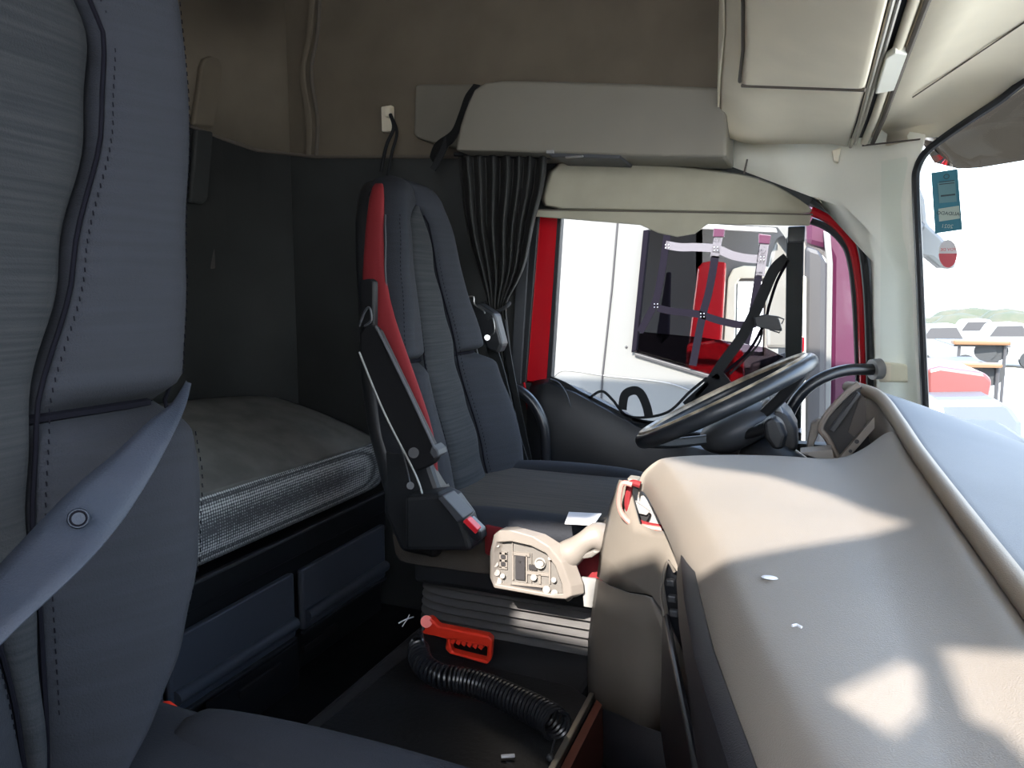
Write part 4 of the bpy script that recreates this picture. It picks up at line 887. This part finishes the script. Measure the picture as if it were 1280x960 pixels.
# inner dark cab
YB = 5.9
MB().box((-1.75, YB - .4, 1.95), (3.3, 2.6, .05)).obj('roof_lining', 'beige_shaded', nb)
MB().prism(PL([(740, 190), (878, 190), (878, 620), (740, 620)], Y=YB), (0, .05, 0)).obj('rear_lining', 'darkgrey', nb)
MB().prism(PL([(870, 190), (1020, 190), (1020, 620), (870, 620)], Y=YB), (0, .05, 0), holes=[PL([(922, 352), (955, 352), (953, 440), (920, 440)], Y=YB)]).obj('far_door', mat('far_lining', (.16, .15, .14), .8), nb)
MB().prism(PL([(910, 348), (916, 336), (930, 332), (975, 334), (972, 460), (903, 460)], Y=YB - .04), (0, .03, 0), holes=[PL([(920, 356), (925, 348), (958, 348), (955, 445), (918, 445)], Y=YB - .04)]).obj('far_window_frame', 'beige', nb, bevel=.01)
MB().prism(PL([(872, 335), (878, 328), (890, 326), (907, 328), (903, 400), (900, 450), (858, 450), (864, 400)], Y=5.5), (0, .08, 0)).obj('seat_back', 'redp', nb, bevel=.02)
MB().prism(PL([(858, 430), (900, 424), (930, 440), (930, 500), (855, 500)], Y=5.2), (0, .1, 0)).obj('seat_cushion', 'redp', nb, bevel=.02)
MB().prism(PL([(938, 455), (985, 440), (985, 520), (930, 520)], Y=5.0), (0, .1, 0)).obj('dashboard', 'darkgrey', nb, bevel=.02)
MB().prism(PL([(833, 340), (838, 340), (836, 420), (826, 430), (820, 420)], Y=5.4), (0, .05, 0)).obj('curtain', 'pstrap', nb, bevel=.01)
MB().prism(PL([(971, 296), (986, 292), (987, 436), (958, 436), (958, 345), (964, 315)], Y=YT + .1), (0, .05, 0)).obj('front_pillar', 'white', nb, bevel=.02)
MB().prism(PL([(792, 420), (806, 415), (880, 422), (956, 434), (980, 446), (918, 480), (885, 468), (793, 441)], Y=YT + .06), (0, .006, 0)).obj('tinted_pane', 'tint', nb, smooth=False)
MB().box((-2.3, 5.2, -.9), (4.2, 1.7, .8)).obj('chassis', 'darkgrey', nb, bevel=.03)
for x in (-.9, -3.2): MB().cyl((x, YT - .1, GZ + .5), (x, YT + .25, GZ + .5), .5, n=36).obj('wheel', 'black', nb)
# net
net = thing('window_net', P(870, 450, Y=YT - .06), 'strap window net hung in the opening of the white truck', 'net')
YN2 = YT - .06
def ns(pts, w, m): MB().strap(smooth_path(PL(pts, Y=YN2)), w, (0, -1, 0), th=.003).obj('strap', m, net)
ns([(832, 306), (850, 309), (870, 309), (895, 311), (915, 319), (935, 323), (957, 324)], .045, 'clip')
ns([(822, 385), (840, 389), (860, 391), (878, 394), (900, 401), (925, 406), (945, 405)], .04, 'pstrap')
ns([(834, 294), (828, 335), (820, 375), (808, 400), (800, 415)], .040, 'pstrap')
ns([(898, 287), (894, 320), (886, 365), (878, 395), (866, 457)], .042, 'pstrap')
ns([(898, 296), (895, 312), (893, 322)], .046, 'clip')
ns([(955, 300), (948, 345), (940, 395), (932, 430)], .040, 'pstrap')
ns([(956, 303), (952, 330), (950, 345)], .046, 'clip')
for pts in ([(892, 285), (906, 286), (905, 296), (891, 296)], [(948, 292), (964, 294), (962, 305), (948, 304)]): MB().prism(PL(pts, Y=YN2 - .01), (0, .03, 0)).obj('strap_holder', 'magenta', net, bevel=.004)
for u, v in ((834, 308), (895, 311), (953, 323), (820, 382), (878, 394), (937, 405)):
    m_ = MB()
    for du in (-2, 2):
        for dv in (-2, 2): m_.ball(P(u + du, v + dv, Y=YN2 - .005), .004, n=6)
    m_.obj('rivets', 'metal', net)
# truck behind, magenta, and its mirror column
mg = thing('truck_cab', (.9, 5.4, GZ), 'magenta painted truck body seen at the front edge of the driver window', 'truck')
MB().prism(PL([(1006, 255), (1090, 255), (1110, 800), (1034, 800), (1036, 520), (1040, 330), (1032, 312), (1006, 305)], Y=4.1), (0, .5, 0)).obj('body_panel', 'magenta', mg, bevel=.03)
MB().prism(PL([(1029, 288), (1038, 292), (1041, 330), (1038, 515), (1029, 515), (1033, 330)], Y=4.06), (0, .03, 0)).obj('light_stripe', 'white', mg, bevel=.004)
MB().prism(PL([(1006, 306), (1024, 312), (1034, 330), (1031, 640), (1002, 640)], Y=4.0), (0, .12, 0)).obj('mirror_housing', 'darkgrey', mg, bevel=.03)
MB().prism(PL([(1002, 345), (1008, 345), (1006, 620), (999, 620)], Y=3.97), (0, .1, 0)).obj('mirror_arm', 'beige', mg, bevel=.01)
MB().prism(PL([(1000, 420), (1006, 420), (1005, 440), (999, 440)], Y=3.94), (0, .05, 0)).obj('marker_lamp', 'redp', mg, bevel=.005)
MB().box((.28, 4.9, -.8), (.5, 1.4, 1.0)).obj('lower_body', 'darkgrey', mg, bevel=.03)
# ---- seen through the windshield
vs = thing('sun_visor', P(1220, 160, Y=2.0), 'smoked exterior sun visor above the windscreen', 'visor')
vt = [(1140, 175, 2.15), (1165, 165, 2.05), (1215, 130, 2.0), (1300, 60, 1.9)]
vb = [(1146, 204, 2.15), (1175, 212, 2.08), (1200, 211, 2.04), (1290, 196, 1.94)]
MB().grid([[P(u, v, Y=Y) + V((.02, 0, 0)) for u, v, Y in vt], [P(u, v, Y=Y) + V((.04, 0, 0)) for u, v, Y in vb]]).obj('sheet', 'smoke', vs, solid=.004)
cdp = MB().prism(PL([(1164, 216), (1197, 211), (1203, 287), (1169, 292)], Y=1.94), (0, .002, 0)).obj('inspection_card', 'teal', bevel=.0003)
tag(cdp, 'teal printed permit card stuck to the windscreen', 'sticker')
def txt(s_, pxy, size, m, parent, Y, rot=0, mirror=False, name='lettering'):
    cu = bpy.data.curves.new(name, 'FONT'); cu.body = s_; cu.size = size; cu.align_x = 'CENTER'; cu.align_y = 'CENTER'; cu.extrude = .0003
    ob = bpy.data.objects.new(name, cu); COL.objects.link(ob); cu.materials.append(M[m])
    p = P(*pxy, Y=Y); loc = V((0, 0, 0)); q = parent
    while q is not None: loc += q.location; q = q.parent
    mx = Matrix.Translation(p - loc) @ Matrix.Rotation(rot, 4, 'Y') @ Matrix.Rotation(math.pi / 2, 4, 'X') @ Matrix.Diagonal((-1 if mirror else 1, 1, 1, 1))
    me = bpy.data.meshes.new_from_object(ob); me.transform(mx); bpy.data.objects.remove(ob)
    ob = bpy.data.objects.new(name, me); COL.objects.link(ob); ob.parent = parent
    return ob
MB().prism(PL([(1173, 261), (1199, 257), (1200, 273), (1174, 277)], Y=1.938), (0, .001, 0)).obj('print_block', 'tealw', cdp)
MB().prism(PL([(1172, 229), (1194, 226), (1196, 252), (1174, 254)], Y=1.938), (0, .001, 0)).obj('print_block', mat('emblem_tint', (.10, .22, .24), .6), cdp)
txt('VALIDADO', (1187, 267), .0105, 'tealk', cdp, 1.936, .1, True)
txt('O', (1183, 221), .016, 'tealk', cdp, 1.936, .1, True); txt('2021', (1184, 283), .012, 'tealw', cdp, 1.936, .1, True)
ln = MB()
for v in (226, 229): ln.prism(PL([(1174, v + 1), (1193, v - 1), (1193, v), (1174, v + 2)], Y=1.937), (0, .0006, 0))
ln.prism(PL([(1176, 244), (1194, 242), (1194, 244), (1176, 246)], Y=1.936), (0, .0006, 0)).obj('print_lines', 'tealk', cdp)
rs = thing('round_sticker', P(1185, 335, Y=1.94), 'round white and red sticker on the windscreen under the teal card', 'sticker')
cpt = [(1185 + 11.5 * math.cos(a), 317 + 17.5 * math.sin(a)) for a in [2 * math.pi * k / 28 for k in range(28)]]
MB().prism(PL(cpt, Y=1.94), (0, .002, 0)).obj('disc', 'stw', rs)
MB().prism(PL([q for q in cpt if q[1] >= 317], Y=1.938), (0, .002, 0)).obj('red_half', 'str_', rs)
txt('FDV DE', (1185, 312), .009, 'str_', rs, 1.937, 0, True)
wm = thing('wing_mirror', P(1165, 330, Y=2.35), 'white curved exterior mirror arm beyond the windscreen', 'mirror')
MB().prism(PL([(1150, 232), (1157, 250), (1160, 280), (1178, 296), (1196, 318), (1195, 336), (1175, 334), (1158, 320), (1146, 318), (1144, 240)], Y=2.35), (0, .08, 0)).obj('arm', 'whitem', wm, bevel=.012)
MB().tube([P(1150, 280, Y=2.39), V((.22, 2.2, 1.25))], .02).obj('bracket', 'darkgrey', wm)
wp = thing('windscreen_wiper', P(1240, 570, Y=2.0), 'dark grey wiper arm parked outside the windscreen bottom', 'wiper')
MB().prism([P(u, v, Y=2.02) + V((.0, 0, 0)) for u, v in ((1199, 541), (1206, 538), (1222, 539), (1250, 556), (1300, 600), (1300, 618), (1262, 594), (1222, 560))], (.02, .05, -.01)).obj('arm', 'greyp', wp, bevel=.006)
MB().tube([P(1220, 548, Y=2.01), P(1250, 564, Y=2.01), P(1300, 606, Y=2.01)], .004, n=6).obj('groove', 'black', wp)
MB().prism(PL([(1199, 541), (1206, 538), (1222, 542), (1214, 554)], Y=2.0), (.01, .03, 0)).obj('cap', 'darkgrey', wp, bevel=.004)
# other vehicles
tr = thing('truck_hood', P(1200, 520, Y=5.0) * 1.0, 'red topped truck front corner parked beyond the windscreen', 'truck')
MB().prism(PL([(1158, 462), (1175, 458), (1232, 466), (1241, 476), (1236, 500), (1158, 497)], Y=5.2), (0, .8, 0)).obj('red_body', mat('faded_red', (0.144, 0.0384, 0.036), .4), tr, bevel=.04)
MB().prism(PL([(1158, 498), (1240, 497), (1268, 512), (1280, 530), (1278, 700), (1158, 700)], Y=4.9), (0, 1.2, 0)).obj('white_fender', mat('fender', (0.096, 0.1104, 0.1248), .35), tr, bevel=.08)
MB().prism(PL([(1160, 497), (1172, 500), (1181, 512), (1180, 530), (1160, 530)], Y=4.85), (0, .1, 0)).obj('headlamp', mat('amber', (.60, .58, .42), .3), tr, bevel=.02)
def orange(px, Y):
    t = thing('orange_trailer', P(px[0], px[1] + 40, Y=Y), px[3], 'trailer')
    u, v, w = px[0], px[1], px[2]
    MB().prism(PL([(u - w, v - 3), (u + w, v - 1), (u + w, v + 4), (u - w, v + 3)], Y=Y), (0, .25, 0)).obj('beam', 'orange', t, bevel=.02)
    MB().prism(PL([(u - w, v + 3), (u + w, v + 4), (u + w, v + 6), (u - w, v + 5)], Y=Y + .2), (0, 2.0, 0)).obj('deck', 'darkgrey', t, bevel=.02)
    for k in (-.8, .8):
        q = P(u + w * k, v + 3, Y=Y + .12); MB().cyl((q.x, q.y, GZ), q, .025, n=8).obj('leg', 'darkgrey', t)
    for k in (-.2, .2): MB().cyl(P(u + w * (k + .3), v + 11, Y=Y + .2), P(u + w * (k + .3), v + 11, Y=Y + .35), .16).obj('wheel', 'black', t)
orange((1228, 428, 36, 'upper orange beamed trailer parked across the yard'), 14)
orange((1222, 456, 32, 'lower orange beamed trailer nearer the windscreen'), 11)
cols = ['white', 'whitem', 'white', 'darkgrey', 'white']
for i, (u, v, Y) in enumerate(((1180, 440, 27), (1222, 443, 34), (1262, 444, 29.5))):
    base = P(u, v, Y=Y); L_ = 4.2
    c = thing('parked_car', (base.x, base.y, GZ), ['leftmost white car parked in the far row beyond the windscreen', 'second pale car from the left in the far row', 'third white car in the far row, by the frame edge'][i], 'car', 'cars parked in the far row')
    x0, y0 = base.x, base.y; z0 = GZ + .3
    prof = [(-.95, 0), (-.95, .55), (-.7, .75), (-.45, 1.2), (.35, 1.25), (.62, .8), (.95, .7), (1.0, .3), (.98, 0)]
    MB().prism([V((x0 + a * 1.0, y0, z0 + h)) for a, h in prof], (0, 1.7, 0)).obj('body', cols[i], c, bevel=.08)
    MB().prism([V((x0 + a, y0 - .01, z0 + h)) for a, h in ((-.62, .78), (-.42, 1.12), (.3, 1.15), (.5, .8))], (0, .02, 0)).obj('window', 'darkgrey', c)
    for a in (-.6, .6): MB().cyl((x0 + a, y0 - .03, GZ + .3), (x0 + a, y0 + .2, GZ + .3), .3).obj('wheel', 'black', c)
# far vegetation belt
rg = random.Random(3)
m_ = MB()
for k in range(260):
    x = 4 + rg.random() * 26; y = 38 + rg.random() * 8; r = .7 + rg.random() * .9
    m_.ball((x, y, GZ + .2 + rg.random() * 1.0), r * .7, (1.3, 1, .8), n=5)
tag(m_.obj('field_scrub', 'grass'), 'hazy belt of green and tan scrub beyond the yard', 'bushes', kind='stuff')
